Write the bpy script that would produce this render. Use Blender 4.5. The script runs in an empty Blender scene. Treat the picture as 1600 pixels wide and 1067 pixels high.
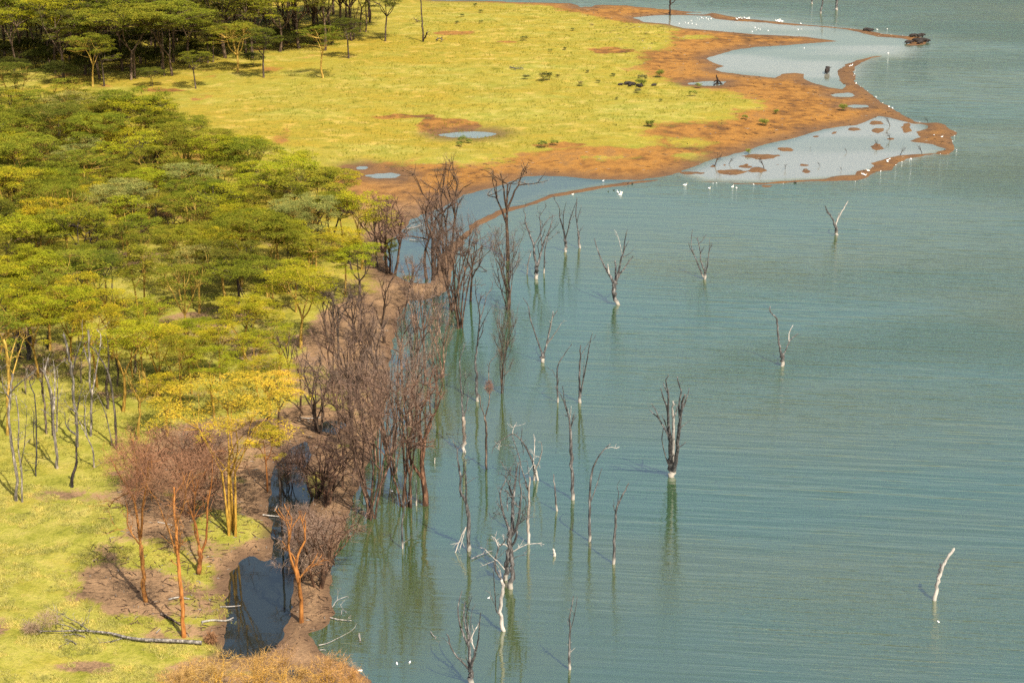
import bpy, math, random
import numpy as np
from mathutils import Vector

SC = bpy.context.scene
COL = SC.collection
R = math.radians
PI = math.pi

# ------------------------------------------------------------------ camera, sky, sun, exposure
CAM_H, PITCH, FPX = 84.0, R(19.0), 2986.0        # metres above the lake, downward pitch, focal length in photo pixels
cam = bpy.data.cameras.new('camera')
cam.sensor_width = 36.0
cam.lens = 36.0 * FPX / 1600.0
cam.clip_start, cam.clip_end = 1.0, 30000.0
cam_o = bpy.data.objects.new('camera', cam)
cam_o.location = (0, 0, CAM_H)
cam_o.rotation_euler = (PI / 2 - PITCH, 0, 0)
COL.objects.link(cam_o)
SC.camera = cam_o

SUN_AZ, SUN_EL = R(149.0), R(53.0)               # azimuth clockwise from +Y: behind the camera, to the right
world = bpy.data.worlds.new('World'); SC.world = world; world.use_nodes = True
wn = world.node_tree.nodes; wl = world.node_tree.links
wn.clear()
sky = wn.new('ShaderNodeTexSky'); sky.sky_type = 'NISHITA'; sky.sun_disc = False
sky.sun_elevation = SUN_EL; sky.sun_rotation = SUN_AZ
sky.altitude = 0; sky.air_density = 1.5; sky.dust_density = 3.0; sky.ozone_density = 0.0
bg = wn.new('ShaderNodeBackground'); bg.inputs['Strength'].default_value = 0.10
wo = wn.new('ShaderNodeOutputWorld')
wl.new(sky.outputs[0], bg.inputs['Color']); wl.new(bg.outputs[0], wo.inputs['Surface'])

sun = bpy.data.lights.new('sun', 'SUN'); sun.energy = 5.0; sun.angle = R(0.53); sun.color = (1.0, 0.93, 0.80)
sun_o = bpy.data.objects.new('sun', sun); COL.objects.link(sun_o)
sd = Vector((math.sin(SUN_AZ) * math.cos(SUN_EL), math.cos(SUN_AZ) * math.cos(SUN_EL), math.sin(SUN_EL)))
sun_o.rotation_euler = sd.to_track_quat('Z', 'Y').to_euler()
sun_o.location = (60, -60, 200)

SC.view_settings.view_transform = 'Standard'; SC.view_settings.look = 'None'
SC.view_settings.exposure = 0.84; SC.view_settings.gamma = 1.0
SC.view_settings.use_curve_mapping = False
SC.render.engine = 'CYCLES'
SC.cycles.use_denoising = False
SC.cycles.denoiser = 'OPENIMAGEDENOISE'; SC.cycles.denoising_input_passes = 'RGB_ALBEDO_NORMAL'; SC.cycles.denoising_prefilter = 'ACCURATE'
SC.cycles.max_bounces = 6; SC.cycles.diffuse_bounces = 2; SC.cycles.glossy_bounces = 3
SC.cycles.transmission_bounces = 3; SC.cycles.transparent_max_bounces = 4

# ------------------------------------------------------------------ helpers
cp, sp = math.cos(PITCH), math.sin(PITCH)
def ray(x, y):
    a = (x - 800.0) / FPX; b = (533.5 - y) / FPX
    return Vector((a, cp + b * sp, -sp + b * cp))
def G(x, y, z=0.0):                               # where a sight line meets the level z
    d = ray(x, y); t = (z - CAM_H) / d.z
    return Vector((d.x * t, d.y * t, z))
def V(x, y, Y):                                   # where it meets the upright plane at depth Y
    d = ray(x, y); t = Y / d.y
    return Vector((d.x * t, Y, CAM_H + d.z * t))
def ppm(x, y):                                    # photo pixels per metre at a ground point
    p = G(x, y); return FPX / (p - Vector((0, 0, CAM_H))).dot(Vector((0, cp, -sp)))
def Gs(pts): return np.array([G(x, y)[:2] for x, y in pts])
def crop(ox, oy, s, pts): return [(ox + x / s, oy + y / s) for x, y in pts]

def mesh_np(name, v, f=None, quads=None, tris=None):
    me = bpy.data.meshes.new(name)
    v = np.asarray(v, dtype=np.float32).reshape(-1, 3)
    loops = []; starts = []; n = 0
    if quads is not None and len(quads):
        q = np.asarray(quads, dtype=np.int32); loops.append(q.ravel()); starts.append(n + 4 * np.arange(len(q))); n += q.size
    if tris is not None and len(tris):
        t = np.asarray(tris, dtype=np.int32); loops.append(t.ravel()); starts.append(n + 3 * np.arange(len(t))); n += t.size
    me.vertices.add(len(v)); me.vertices.foreach_set('co', v.ravel())
    if loops:
        L = np.concatenate(loops).astype(np.int32); S = np.concatenate(starts).astype(np.int32)
        me.loops.add(len(L)); me.loops.foreach_set('vertex_index', L)
        me.polygons.add(len(S)); me.polygons.foreach_set('loop_start', S)
    me.update(calc_edges=True); me.validate()
    return me
def smooth(me):
    me.polygons.foreach_set('use_smooth', np.ones(len(me.polygons), dtype=bool)); me.update()
def obj(name, me, mat=None, parent=None):
    o = bpy.data.objects.new(name, me); COL.objects.link(o)
    if mat is not None and me is not None and not me.materials: me.materials.append(mat)
    if parent is not None: o.parent = parent
    return o
def tag(o, label=None, cat=None, group=None, kind=None):
    if label: o['label'] = label
    if cat: o['category'] = cat
    if group: o['group'] = group
    if kind: o['kind'] = kind
    return o
def empty(name, loc, rz=0.0, s=1.0):
    o = bpy.data.objects.new(name, None); COL.objects.link(o)
    o.location = loc; o.rotation_euler = (0, 0, rz); o.scale = (s, s, s) if not hasattr(s, '__len__') else s
    o.empty_display_size = 0.2
    return o

# numpy value noise
def _h(ix, iy, seed):
    n = (ix * 374761393 + iy * 668265263 + seed * 974634777) & 0xFFFFFFFF
    n = ((n ^ (n >> 13)) * 1274126177) & 0xFFFFFFFF
    return ((n ^ (n >> 16)) & 0xFFFF) / 65535.0
def vnoise(x, y, seed=0):
    x = np.asarray(x, float); y = np.asarray(y, float)
    ix = np.floor(x).astype(np.int64); iy = np.floor(y).astype(np.int64)
    fx = x - ix; fy = y - iy; fx = fx * fx * (3 - 2 * fx); fy = fy * fy * (3 - 2 * fy)
    a = _h(ix, iy, seed); b = _h(ix + 1, iy, seed); c = _h(ix, iy + 1, seed); d = _h(ix + 1, iy + 1, seed)
    return (a * (1 - fx) + b * fx) * (1 - fy) + (c * (1 - fx) + d * fx) * fy
def fbm(x, y, seed=0, o=3):
    s = 0.0; a = 0.5; t = 0.0
    for k in range(o):
        s = s + a * vnoise(x * 2 ** k, y * 2 ** k, seed + k * 17); t += a; a *= 0.5
    return s / t
def sdf(poly, X, Y):                              # signed distance in metres, positive inside
    P = np.asarray(poly, float)
    d2 = np.full(X.shape, 1e18); inside = np.zeros(X.shape, bool)
    n = len(P)
    for i in range(n):
        x0, y0 = P[i]; x1, y1 = P[(i + 1) % n]
        ex, ey = x1 - x0, y1 - y0
        L = ex * ex + ey * ey + 1e-12
        t = np.clip(((X - x0) * ex + (Y - y0) * ey) / L, 0, 1)
        dx = X - x0 - t * ex; dy = Y - y0 - t * ey
        d2 = np.minimum(d2, dx * dx + dy * dy)
        if abs(ey) > 1e-12:
            c = ((y0 > Y) != (y1 > Y)) & (X < ex * (Y - y0) / ey + x0)
            inside ^= c
    d = np.sqrt(d2)
    return np.where(inside, d, -d)
def sstep(a, b, x):
    t = np.clip((x - a) / (b - a), 0, 1); return t * t * (3 - 2 * t)
def ell(cx, cy, rx, ry, n=16, seed=0):
    r = random.Random(seed * 7 + int(cx * 13 + cy))
    return [(cx + rx * math.cos(2 * PI * k / n) * r.uniform(.75, 1.2), cy + ry * math.sin(2 * PI * k / n) * r.uniform(.75, 1.2)) for k in range(n)]

# ------------------------------------------------------------------ materials
def mat(name):
    m = bpy.data.materials.new(name); m.use_nodes = True
    n = m.node_tree.nodes; n.clear()
    return m, n, m.node_tree.links
def ramp(n, stops, interp='LINEAR'):
    r = n.new('ShaderNodeValToRGB'); e = r.color_ramp.elements; r.color_ramp.interpolation = interp
    while len(e) < len(stops): e.new(0.5)
    for k, (p, c) in enumerate(stops):
        e[k].position = p; e[k].color = (*c, 1) if len(c) == 3 else c
    return r
def noise(n, l, vec, scale, detail=4, rough=0.55):
    t = n.new('ShaderNodeTexNoise'); t.inputs['Scale'].default_value = scale
    t.inputs['Detail'].default_value = detail; t.inputs['Roughness'].default_value = rough
    if vec is not None: l.new(vec, t.inputs['Vector'])
    return t
def math_n(n, l, op, a, b=None, clamp=False):
    m = n.new('ShaderNodeMath'); m.operation = op; m.use_clamp = clamp
    for k, v in enumerate((a, b)):
        if v is None: continue
        if isinstance(v, (int, float)): m.inputs[k].default_value = v
        else: l.new(v, m.inputs[k])
    return m.outputs[0]
def mixc(n, l, fac, a, b, blend='MIX'):
    m = n.new('ShaderNodeMix'); m.data_type = 'RGBA'; m.blend_type = blend
    for sock, v in ((m.inputs[0], fac), (m.inputs[6], a), (m.inputs[7], b)):
        if isinstance(v, (int, float)): sock.default_value = v
        elif isinstance(v, tuple): sock.default_value = (*v, 1)
        else: l.new(v, sock)
    return m.outputs[2]
def vmap(n, l, src, scale):
    m = n.new('ShaderNodeMapping'); m.inputs['Scale'].default_value = scale; l.new(src, m.inputs['Vector']); return m.outputs[0]
def maprange(n, l, v, a, b, c=0.0, d=1.0):
    m = n.new('ShaderNodeMapRange'); m.interpolation_type = 'SMOOTHSTEP'
    m.inputs[1].default_value = a; m.inputs[2].default_value = b; m.inputs[3].default_value = c; m.inputs[4].default_value = d
    l.new(v, m.inputs[0]); return m.outputs[0]
def finish(m, n, l, color, rough=0.9, bump=None, bstr=0.5, bdist=0.1, spec=0.2):
    p = n.new('ShaderNodeBsdfPrincipled'); o = n.new('ShaderNodeOutputMaterial')
    if isinstance(color, tuple): p.inputs['Base Color'].default_value = (*color, 1)
    else: l.new(color, p.inputs['Base Color'])
    if isinstance(rough, (int, float)): p.inputs['Roughness'].default_value = rough
    else: l.new(rough, p.inputs['Roughness'])
    p.inputs['Specular IOR Level'].default_value = spec
    if bump is not None:
        b = n.new('ShaderNodeBump'); b.inputs['Strength'].default_value = bstr; b.inputs['Distance'].default_value = bdist
        l.new(bump, b.inputs['Height']); l.new(b.outputs[0], p.inputs['Normal'])
    l.new(p.outputs[0], o.inputs['Surface'])
    return m

def ground_material():
    m, n, l = mat('grass_and_mud')
    geo = n.new('ShaderNodeNewGeometry'); pos = geo.outputs['Position']
    at = n.new('ShaderNodeAttribute'); at.attribute_name = 'zones'
    sep = n.new('ShaderNodeSeparateColor'); l.new(at.outputs['Color'], sep.inputs[0])
    mud, lush, wet = sep.outputs[0], sep.outputs[1], sep.outputs[2]
    brown = at.outputs['Alpha']
    big = noise(n, l, vmap(n, l, pos, (.045, .045, .045)), 1.0, 5).outputs['Fac']
    mid = noise(n, l, vmap(n, l, pos, (.35, .35, .35)), 1.0, 5).outputs['Fac']
    fine = noise(n, l, vmap(n, l, pos, (2.6, 2.6, 2.6)), 1.0, 5, .65).outputs['Fac']
    tuft = noise(n, l, vmap(n, l, pos, (7.0, 7.0, 7.0)), 1.0, 3, .7).outputs['Fac']
    strk = noise(n, l, vmap(n, l, pos, (.10, .22, .2)), 1.0, 6, .62).outputs['Fac']
    # grass: straw to green
    dry = ramp(n, [(.34, (.14, .118, .008)), (.44, (.31, .210, .022)), (.51, (.22, .165, .010)), (.57, (.36, .222, .030)), (.66, (.46, .26, .065))])
    l.new(math_n(n, l, 'ADD', math_n(n, l, 'MULTIPLY', strk, .55), math_n(n, l, 'MULTIPLY', mid, .45)), dry.inputs[0])
    grn = ramp(n, [(.30, (.09, .098, .009)), (.42, (.20, .192, .022)), (.54, (.30, .262, .048)), (.68, (.42, .325, .095))])
    l.new(math_n(n, l, 'ADD', math_n(n, l, 'MULTIPLY', mid, .55), math_n(n, l, 'MULTIPLY', fine, .45)), grn.inputs[0])
    lf = math_n(n, l, 'ADD', lush, math_n(n, l, 'MULTIPLY', math_n(n, l, 'SUBTRACT', strk, .5), 2.2), True)
    grass = mixc(n, l, lf, dry.outputs[0], grn.outputs[0])
    tf = maprange(n, l, tuft, .35, .7)
    grass = mixc(n, l, math_n(n, l, 'MULTIPLY', tf, .22), grass, (.10, .095, .012))
    grass = mixc(n, l, math_n(n, l, 'MULTIPLY', maprange(n, l, fine, .52, .72), .45), grass, (.15, .145, .016))
    # mud: orange flats and brown leaf-strewn banks
    org = ramp(n, [(.34, (.060, .032, .015)), (.45, (.17, .076, .018)), (.54, (.27, .125, .026)), (.62, (.20, .100, .030)), (.72, (.31, .14, .026))])
    l.new(math_n(n, l, 'ADD', math_n(n, l, 'MULTIPLY', big, .45), math_n(n, l, 'MULTIPLY', mid, .55)), org.inputs[0])
    brn = ramp(n, [(.32, (.055, .034, .020)), (.45, (.15, .090, .048)), (.56, (.25, .150, .078)), (.70, (.33, .20, .10))])
    l.new(math_n(n, l, 'ADD', math_n(n, l, 'MULTIPLY', mid, .5), math_n(n, l, 'MULTIPLY', fine, .5)), brn.inputs[0])
    mudc = mixc(n, l, brown, org.outputs[0], brn.outputs[0])
    mudc = mixc(n, l, math_n(n, l, 'MULTIPLY', maprange(n, l, fine, .58, .7), .5), mudc, (.11, .05, .025))
    mf = math_n(n, l, 'ADD', mud, math_n(n, l, 'MULTIPLY', math_n(n, l, 'SUBTRACT', math_n(n, l, 'ADD', math_n(n, l, 'MULTIPLY', mid, .6), math_n(n, l, 'MULTIPLY', fine, .4)), .5), 1.5))
    c = mixc(n, l, maprange(n, l, mf, .32, .68), grass, mudc)
    c = mixc(n, l, math_n(n, l, 'MULTIPLY', wet, .80), c, (.095, .055, .032))
    spk = noise(n, l, vmap(n, l, pos, (1.1, .62, 1)), 1.0, 4, .7).outputs['Fac']
    c = mixc(n, l, math_n(n, l, 'MULTIPLY', maprange(n, l, spk, .56, .70), math_n(n, l, 'SUBTRACT', .40, math_n(n, l, 'MULTIPLY', mud, .1))), c, mixc(n, l, mud, (.095, .095, .014), (.09, .045, .022)))
    h = math_n(n, l, 'ADD', math_n(n, l, 'MULTIPLY', tuft, .5), math_n(n, l, 'ADD', fine, spk))
    return finish(m, n, l, c, 0.95, h, 0.8, 0.25, 0.15)

def water_material():
    m, n, l = mat('lake_water')
    geo = n.new('ShaderNodeNewGeometry'); pos = geo.outputs['Position']
    at = n.new('ShaderNodeAttribute'); at.attribute_name = 'water'
    sep = n.new('ShaderNodeSeparateColor'); l.new(at.outputs['Color'], sep.inputs[0])
    calm, pale_refl, clear = sep.outputs[0], sep.outputs[1], sep.outputs[2]
    rot = n.new('ShaderNodeMapping'); rot.inputs['Rotation'].default_value = (0, 0, R(7)); l.new(pos, rot.inputs['Vector'])
    patch = noise(n, l, vmap(n, l, rot.outputs[0], (.006, .028, 1)), 1.0, 3).outputs['Fac']
    long_w = noise(n, l, vmap(n, l, rot.outputs[0], (.055, .55, 1)), 1.0, 3, .5).outputs['Fac']
    swell = noise(n, l, vmap(n, l, rot.outputs[0], (.075, 1.35, 1)), 1.0, 3, .55).outputs['Fac']
    chop = noise(n, l, vmap(n, l, rot.outputs[0], (1.3, 3.0, 1)), 1.0, 3, .6).outputs['Fac']
    pf = maprange(n, l, patch, .40, .66)
    pf = math_n(n, l, 'ADD', pf, math_n(n, l, 'MULTIPLY', at.outputs['Alpha'], 1.6))
    h = math_n(n, l, 'ADD', math_n(n, l, 'MULTIPLY', long_w, .20), math_n(n, l, 'MULTIPLY', swell, math_n(n, l, 'ADD', math_n(n, l, 'MULTIPLY', pf, .09), .10)))
    h = math_n(n, l, 'ADD', h, math_n(n, l, 'MULTIPLY', chop, math_n(n, l, 'ADD', math_n(n, l, 'MULTIPLY', pf, .060), .003)))
    amp = math_n(n, l, 'SUBTRACT', 1.0, math_n(n, l, 'MULTIPLY', calm, .97))
    h = math_n(n, l, 'MULTIPLY', h, amp)
    ruf = at.outputs['Alpha']
    alg = noise(n, l, vmap(n, l, rot.outputs[0], (.010, .022, 1)), 1.0, 4, .6).outputs['Fac']
    body = mixc(n, l, maprange(n, l, alg, .38, .62), (.026, .058, .026), (.040, .058, .016))
    body = mixc(n, l, pale_refl, body, (.20, .185, .15))  # bright sky reflected in the calm lagoons, painted into the body colour
    body = mixc(n, l, clear, body, (.008, .010, .008))
    p = n.new('ShaderNodeBsdfPrincipled'); o = n.new('ShaderNodeOutputMaterial')
    l.new(body, p.inputs['Base Color']); p.inputs['Roughness'].default_value = 0.04
    l.new(math_n(n, l, 'SUBTRACT', 3.5, math_n(n, l, 'MULTIPLY', maprange(n, l, clear, .6, 1.0), 1.75)), p.inputs['IOR'])
    p.subsurface_method = 'BURLEY'; p.inputs['Subsurface Weight'].default_value = 0.22; p.inputs['Subsurface Radius'].default_value = (1, 1, 1); p.inputs['Subsurface Scale'].default_value = 1.6
    b = n.new('ShaderNodeBump'); b.inputs['Strength'].default_value = 1.0; b.inputs['Distance'].default_value = 1.0
    l.new(h, b.inputs['Height']); l.new(b.outputs[0], p.inputs['Normal'])
    l.new(p.outputs[0], o.inputs['Surface'])
    return m

def bark_material(name, c0, c1, c2, bleach=None, bz=1.3):
    m, n, l = mat(name)
    geo = n.new('ShaderNodeNewGeometry'); tc = n.new('ShaderNodeTexCoord')
    nz = noise(n, l, vmap(n, l, geo.outputs['Position'], (5, 5, 1.1)), 1.0, 4).outputs['Fac']
    r = ramp(n, [(.32, c0), (.52, c1), (.70, c2)]); l.new(nz, r.inputs[0])
    oi = n.new('ShaderNodeObjectInfo')
    c = mixc(n, l, 1.0, r.outputs[0], oi.outputs['Color'], 'MULTIPLY')
    if bleach:
        sx = n.new('ShaderNodeSeparateXYZ'); l.new(geo.outputs['Position'], sx.inputs[0])
        zz = math_n(n, l, 'ADD', sx.outputs[2], math_n(n, l, 'MULTIPLY', nz, .8))
        c = mixc(n, l, maprange(n, l, zz, bz, bz + .5, 1.0, 0.0), c, bleach)
    return finish(m, n, l, c, 0.9, nz, 0.6, 0.06)

def leaf_material(name):
    m, n, l = mat(name)
    oi = n.new('ShaderNodeObjectInfo'); geo = n.new('ShaderNodeNewGeometry')
    nz = noise(n, l, vmap(n, l, geo.outputs['Position'], (.55, .55, .9)), 1.0, 3).outputs['Fac']
    r = ramp(n, [(.30, (.55, .62, .55)), (.5, (1, 1, 1)), (.70, (1.55, 1.32, 1.2))]); l.new(nz, r.inputs[0])
    c = mixc(n, l, 1.0, oi.outputs['Color'], r.outputs[0], 'MULTIPLY')
    d = n.new('ShaderNodeBsdfDiffuse'); t = n.new('ShaderNodeBsdfTranslucent'); mx = n.new('ShaderNodeMixShader'); o = n.new('ShaderNodeOutputMaterial')
    l.new(c, d.inputs['Color']); l.new(c, t.inputs['Color']); mx.inputs[0].default_value = .10
    l.new(d.outputs[0], mx.inputs[1]); l.new(t.outputs[0], mx.inputs[2]); l.new(mx.outputs[0], o.inputs['Surface'])
    return m
def plain(name, c, rough=.8, var=.25):
    m, n, l = mat(name)
    tc = n.new('ShaderNodeTexCoord')
    nz = noise(n, l, vmap(n, l, tc.outputs['Object'], (6, 6, 6)), 1.0, 3).outputs['Fac']
    a = tuple(x * (1 - var) for x in c); b = tuple(min(1, x * (1 + var)) for x in c)
    r = ramp(n, [(.35, a), (.65, b)]); l.new(nz, r.inputs[0])
    return finish(m, n, l, r.outputs[0], rough)

M = {
    'ground': ground_material(), 'water': water_material(),
    'snag': bark_material('dead_grey_wood', (.022, .020, .019), (.070, .064, .060), (.21, .195, .18), bleach=(.30, .265, .22), bz=.75),
    'drift': bark_material('driftwood', (.12, .105, .09), (.27, .24, .205), (.40, .36, .315)), 'grey': bark_material('grey_wood', (.030, .027, .024), (.105, .095, .085), (.28, .255, .225)),
    'pale': bark_material('bleached_wood', (.15, .135, .12), (.33, .295, .255), (.44, .40, .35), bleach=(.40, .36, .31)),
    'bark': bark_material('brown_bark', (.018, .013, .010), (.060, .042, .031), (.22, .16, .12)),
    'orange': bark_material('orange_bark', (.13, .052, .016), (.29, .125, .032), (.42, .20, .058)),
    'yellow': bark_material('yellow_bark', (.12, .075, .016), (.38, .235, .040), (.55, .38, .10)),
    'twig': bark_material('fine_twigs', (.10, .074, .056), (.15, .112, .086), (.23, .180, .142)),
    'leaf': leaf_material('acacia_leaves'),
    'white': plain('white_feathers', (.80, .78, .74)), 'black': plain('dark_feathers', (.03, .028, .026)),
    'bill': plain('yellow_bill', (.55, .35, .08)), 'hide': plain('dark_hide', (.026, .020, .017), .8), 'horn': plain('grey_horn', (.12, .11, .10)),
    'grass': leaf_material('grass_blades'),
}

# ------------------------------------------------------------------ land outline (traced, then laid on the lake level)
LAND = [(-700, -30), (640, -30), (676, 1), (766, 2), (880, 5), (980, 9), (1047, 15), (1074, 18.5), (1117, 21), (1155, 28.5), (1199, 33), (1249, 38), (1308, 43), (1349, 47), (1383, 53.5),
        (1417, 56.5), (1428, 55.5), (1449, 61), (1447, 70), (1430, 72), (1414, 71), (1428, 65), (1408, 60.5), (1371, 58), (1350, 52.5), (1324, 47), (1280, 42), (1217, 39), (1196, 36), (1149, 33.5), (1117, 30), (1108, 25.5),
        (1074, 24.5), (1042, 24), (1017, 25.6), (989, 28), (1008, 35), (1042, 37.5), (1067, 44), (1136, 50), (1180, 54), (1261, 58), (1311, 65), (1286, 67), (1217, 72), (1180, 74), (1149, 79), (1130, 84),
        (1105, 92), (1114, 98), (1133, 104), (1117, 109), (1127, 113), (1171, 118), (1212, 122), (1222, 116), (1242, 114), (1257, 116), (1256, 123), (1271, 130), (1296, 137), (1316, 140), (1320, 135),
        (1310, 126), (1308, 111), (1320, 101), (1337, 94.5), (1360, 89), (1387, 87), (1364, 91), (1347, 98), (1337, 105), (1334, 116), (1340, 132), (1357, 143), (1370, 155), (1391, 167), (1411, 180.5), (1435, 191),
        (1448, 192), (1465, 191), (1478, 196), (1495, 207.5), (1487, 216), (1495, 233), (1480, 242), (1462, 241.5), (1424, 248), (1404, 254), (1394, 267), (1370, 268), (1357, 277.5), (1337, 283), (1262, 284), (1195, 288.5),
        (1151, 288), (1099, 285), (1100, 283.5), (1151, 286), (1195, 286), (1222, 283), (1289, 279.5), (1303, 275), (1335, 273), (1337, 267), (1357, 265), (1367, 260), (1359, 255), (1384, 248), (1404, 243), (1458, 239),
        (1477, 233), (1455, 226), (1419, 221), (1435, 214), (1431, 206), (1448, 201), (1448, 196), (1428, 194), (1408, 189), (1391, 185), (1374, 182), (1357, 189), (1340, 196), (1306, 199), (1276, 206), (1242, 216),
        (1205, 224), (1171, 235), (1154, 240), (1111, 251), (1060, 270), (1046, 275), (1002, 282), (915, 280), (884, 277), (847, 275), (820, 277), (771, 294), (747, 299), (726, 305), (690, 325), (645, 343), (634, 358),
        (610, 375), (600, 406), (618, 430), (640, 441), (672, 442), (681, 420), (684, 402), (700, 384), (722, 367), (742, 346), (785, 326.5), (830, 316), (858, 304), (930, 291.5), (985, 284), (1030, 280), (1032, 282), (988, 288), (935, 296), (865, 309), (833, 320),
        (790, 333), (748, 353), (730, 375), (714, 398), (708, 425), (703, 450), (690, 462), (660, 470), (640, 470), (622, 500), (612, 560), (603, 640), (586, 690), (572, 740), (551, 780),
        (541, 820), (533, 850), (525, 870), (523, 890), (521, 925), (522, 960), (508, 981), (487, 989), (500, 1012), (523, 1030), (545, 1038), (575, 1060), (600, 1090), (640, 1200), (-700, 1200)]
PONDS = [
    [(344, 1027), (352, 1000), (361, 978), (357, 938), (363, 897), (378, 881), (392, 868), (404, 876), (418, 878), (428, 870), (424, 840), (430, 815), (418, 800), (426, 770), (424, 745), (436, 720), (458, 700), (478, 690), (485, 712),
     (470, 740), (484, 772), (482, 803), (456, 830), (450, 868), (456, 893), (451, 945), (453, 964), (438, 984), (431, 1013), (401, 1029)],
    ell(518, 666, 18, 10), ell(474, 1054, 20, 6), ell(732, 211, 42, 5), ell(600, 275, 27, 4), ell(565, 262.5, 9, 2),
    ell(1319, 148.5, 17, 3.2), ell(1340, 166.5, 16, 2.2), ell(1092, 21.5, 18, 1.6), ell(1108, 131, 30, 3.0), ell(915, 10.5, 18, 1.8)]
C4 = lambda cx, cy, rx, ry: ell(1000 + cx / 3.2, 60 + cy / 3.2, rx / 3.2, ry / 3.2)
ISLETS = [C4(1180, 422, 46, 12), C4(1185, 460, 40, 15), C4(1335, 452, 34, 26), C4(1188, 542, 32, 20), C4(1160, 492, 16, 6), C4(970, 470, 20, 8), C4(875, 493, 28, 7), C4(590, 660, 58, 16),
          C4(820, 635, 26, 7), C4(830, 663, 25, 14), C4(455, 668, 85, 17), C4(1065, 455, 48, 10), C4(735, 555, 48, 12), C4(600, 590, 100, 17), C4(260, 672, 60, 9), C4(530, 640, 30, 12), C4(1250, 505, 18, 8), C4(650, 740, 40, 5), C4(370, 635, 16, 8), C4(425, 635, 14, 8), C4(690, 633, 12, 5)]
LANDw = Gs(LAND); PONDw = [Gs(p) for p in PONDS]; ISLw = [Gs(p) for p in ISLETS]

GRASS = [[(-700, -30), (640, -30), (690, 3), (800, 6), (870, 14), (925, 30), (980, 37), (1042, 39), (1067, 47), (1058, 59), (1039, 72), (1036, 81), (999, 87), (1011, 100), (992, 108), (1000, 120), (1040, 130), (1084, 138),
          (1125, 143), (1162, 154), (1200, 161), (1187, 174), (1150, 179), (1137, 194), (1094, 197), (1062, 200), (1016, 201), (1009, 213), (1034, 222), (1031, 230), (1000, 241), (950, 232), (880, 235), (850, 240), (820, 246), (790, 252), (765, 262),
          (720, 262), (660, 256), (600, 258), (545, 262), (500, 285), (540, 320), (560, 350), (580, 400), (585, 440), (530, 480), (480, 510), (450, 540), (465, 570), (430, 600), (420, 640), (330, 660), (280, 680),
          (235, 705), (180, 745), (150, 776), (110, 783), (60, 779), (58, 785), (165, 810), (186, 831), (162, 855), (155, 886), (120, 906), (115, 941), (150, 956), (185, 990), (240, 1012), (310, 1006), (344, 1018), (325, 1030), (270, 1045), (255, 1070), (240, 1200), (-700, 1200)],
         ell(214, 982, 38, 13), ell(375, 829, 38, 12), ell(225, 882, 45, 13), ell(300, 905, 32, 20), ell(335, 950, 20, 24), ell(372, 965, 14, 12), ell(490, 763, 17, 13), ell(415, 565, 50, 18), ell(1000, 225, 30, 5), ell(955, 250, 40, 4), ell(1075, 225, 40, 5), ell(1090, 247, 20, 4), ell(1075, 62, 22, 4)]
BARE = [ell(640, 187, 55, 3.5), ell(700, 200, 50, 13), ell(690, 193, 25, 4), ell(710, 58, 36, 4), ell(790, 71, 18, 2), ell(960, 85, 40, 5), ell(880, 233, 40, 5), ell(130, 1052, 40, 8), ell(0, 1010, 12, 30), ell(250, 148, 40, 4), ell(190, 630, 50, 9), ell(560, 262, 40, 4)]
GRw = [Gs(p) for p in GRASS]; BAw = [Gs(p) for p in BARE]

def land_d(X, Y):
    d = sdf(LANDw, X, Y)
    for p in ISLw: d = np.maximum(d, sdf(p, X, Y) * .8 + (fbm(X * .9, Y * .9, 91) - .55) * .9)
    for p in PONDw: d = np.minimum(d, -sdf(p, X, Y))
    w = (fbm(X * .45, Y * .45, 3) - .5) * 1.3 * np.clip(np.abs(d) * 2 + .35, 0, 1)
    return d + w - .10
def land_z(X, Y, d):
    up = 0.42 * (1 - np.exp(-np.maximum(d, 0) * .22)) + 0.5 * sstep(2, 30, d)
    near = sstep(235, 175, Y) * sstep(3, 14, d)
    z = np.where(d > 0, up + near * (fbm(X * .05, Y * .05, 9) - .35) * 2.4, np.maximum(-2.0, d * .16))
    z = z + (fbm(X * .8, Y * .8, 5) - .5) * .16 * sstep(.3, 3, d) + (fbm(X * .15, Y * .15, 6) - .5) * .5 * sstep(3, 12, d)
    return z
def gz(x, y):
    X = np.array([x], float); Y = np.array([y], float)
    return float(land_z(X, Y, land_d(X, Y))[0])

def axis(parts):
    out = []
    for a, b, s in parts: out.append(np.arange(a, b, s))
    out.append([parts[-1][1]]); return np.concatenate(out)
def grid(xs, ys):
    X, Y = np.meshgrid(xs, ys); nx, ny = len(xs), len(ys)
    i = np.arange(nx * ny).reshape(ny, nx)
    q = np.stack([i[:-1, :-1], i[:-1, 1:], i[1:, 1:], i[1:, :-1]], -1).reshape(-1, 4)
    return X.ravel(), Y.ravel(), q

xs = axis([(-4000, -400, 300), (-400, -150, 20), (-150, -78, .9), (-78, 112, .42), (112, 150, 3), (150, 400, 25), (400, 4000, 300)])
ys = axis([(-600, 100, 35), (100, 140, 2), (140, 300, .42), (300, 520, .62), (520, 640, 4), (640, 1000, 40), (1000, 9000, 500)])
X, Y, q = grid(xs, ys)
D = np.full(X.shape, 0.0)
fine = (X > -180) & (X < 160) & (Y > 90) & (Y < 660)
D[fine] = land_d(X[fine], Y[fine]); D[~fine] = sdf(LANDw, X[~fine], Y[~fine])
Z = land_z(X, Y, D)
g = np.full(X.shape, -50.0)
for p in GRw: g = np.maximum(g, sdf(p, X, Y))
b = np.full(X.shape, -50.0)
for p in BAw: b = np.maximum(b, sdf(p, X, Y))
wob = (fbm(X * .12, Y * .12, 21) - .5) * 7 + (fbm(X * .5, Y * .5, 22) - .5) * 3
width = np.where(Y > 260, 8.0, 3.0)
mud = sstep(-1, 1, (-(g + wob * np.clip(width / 5, .4, 1))) / width)
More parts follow.
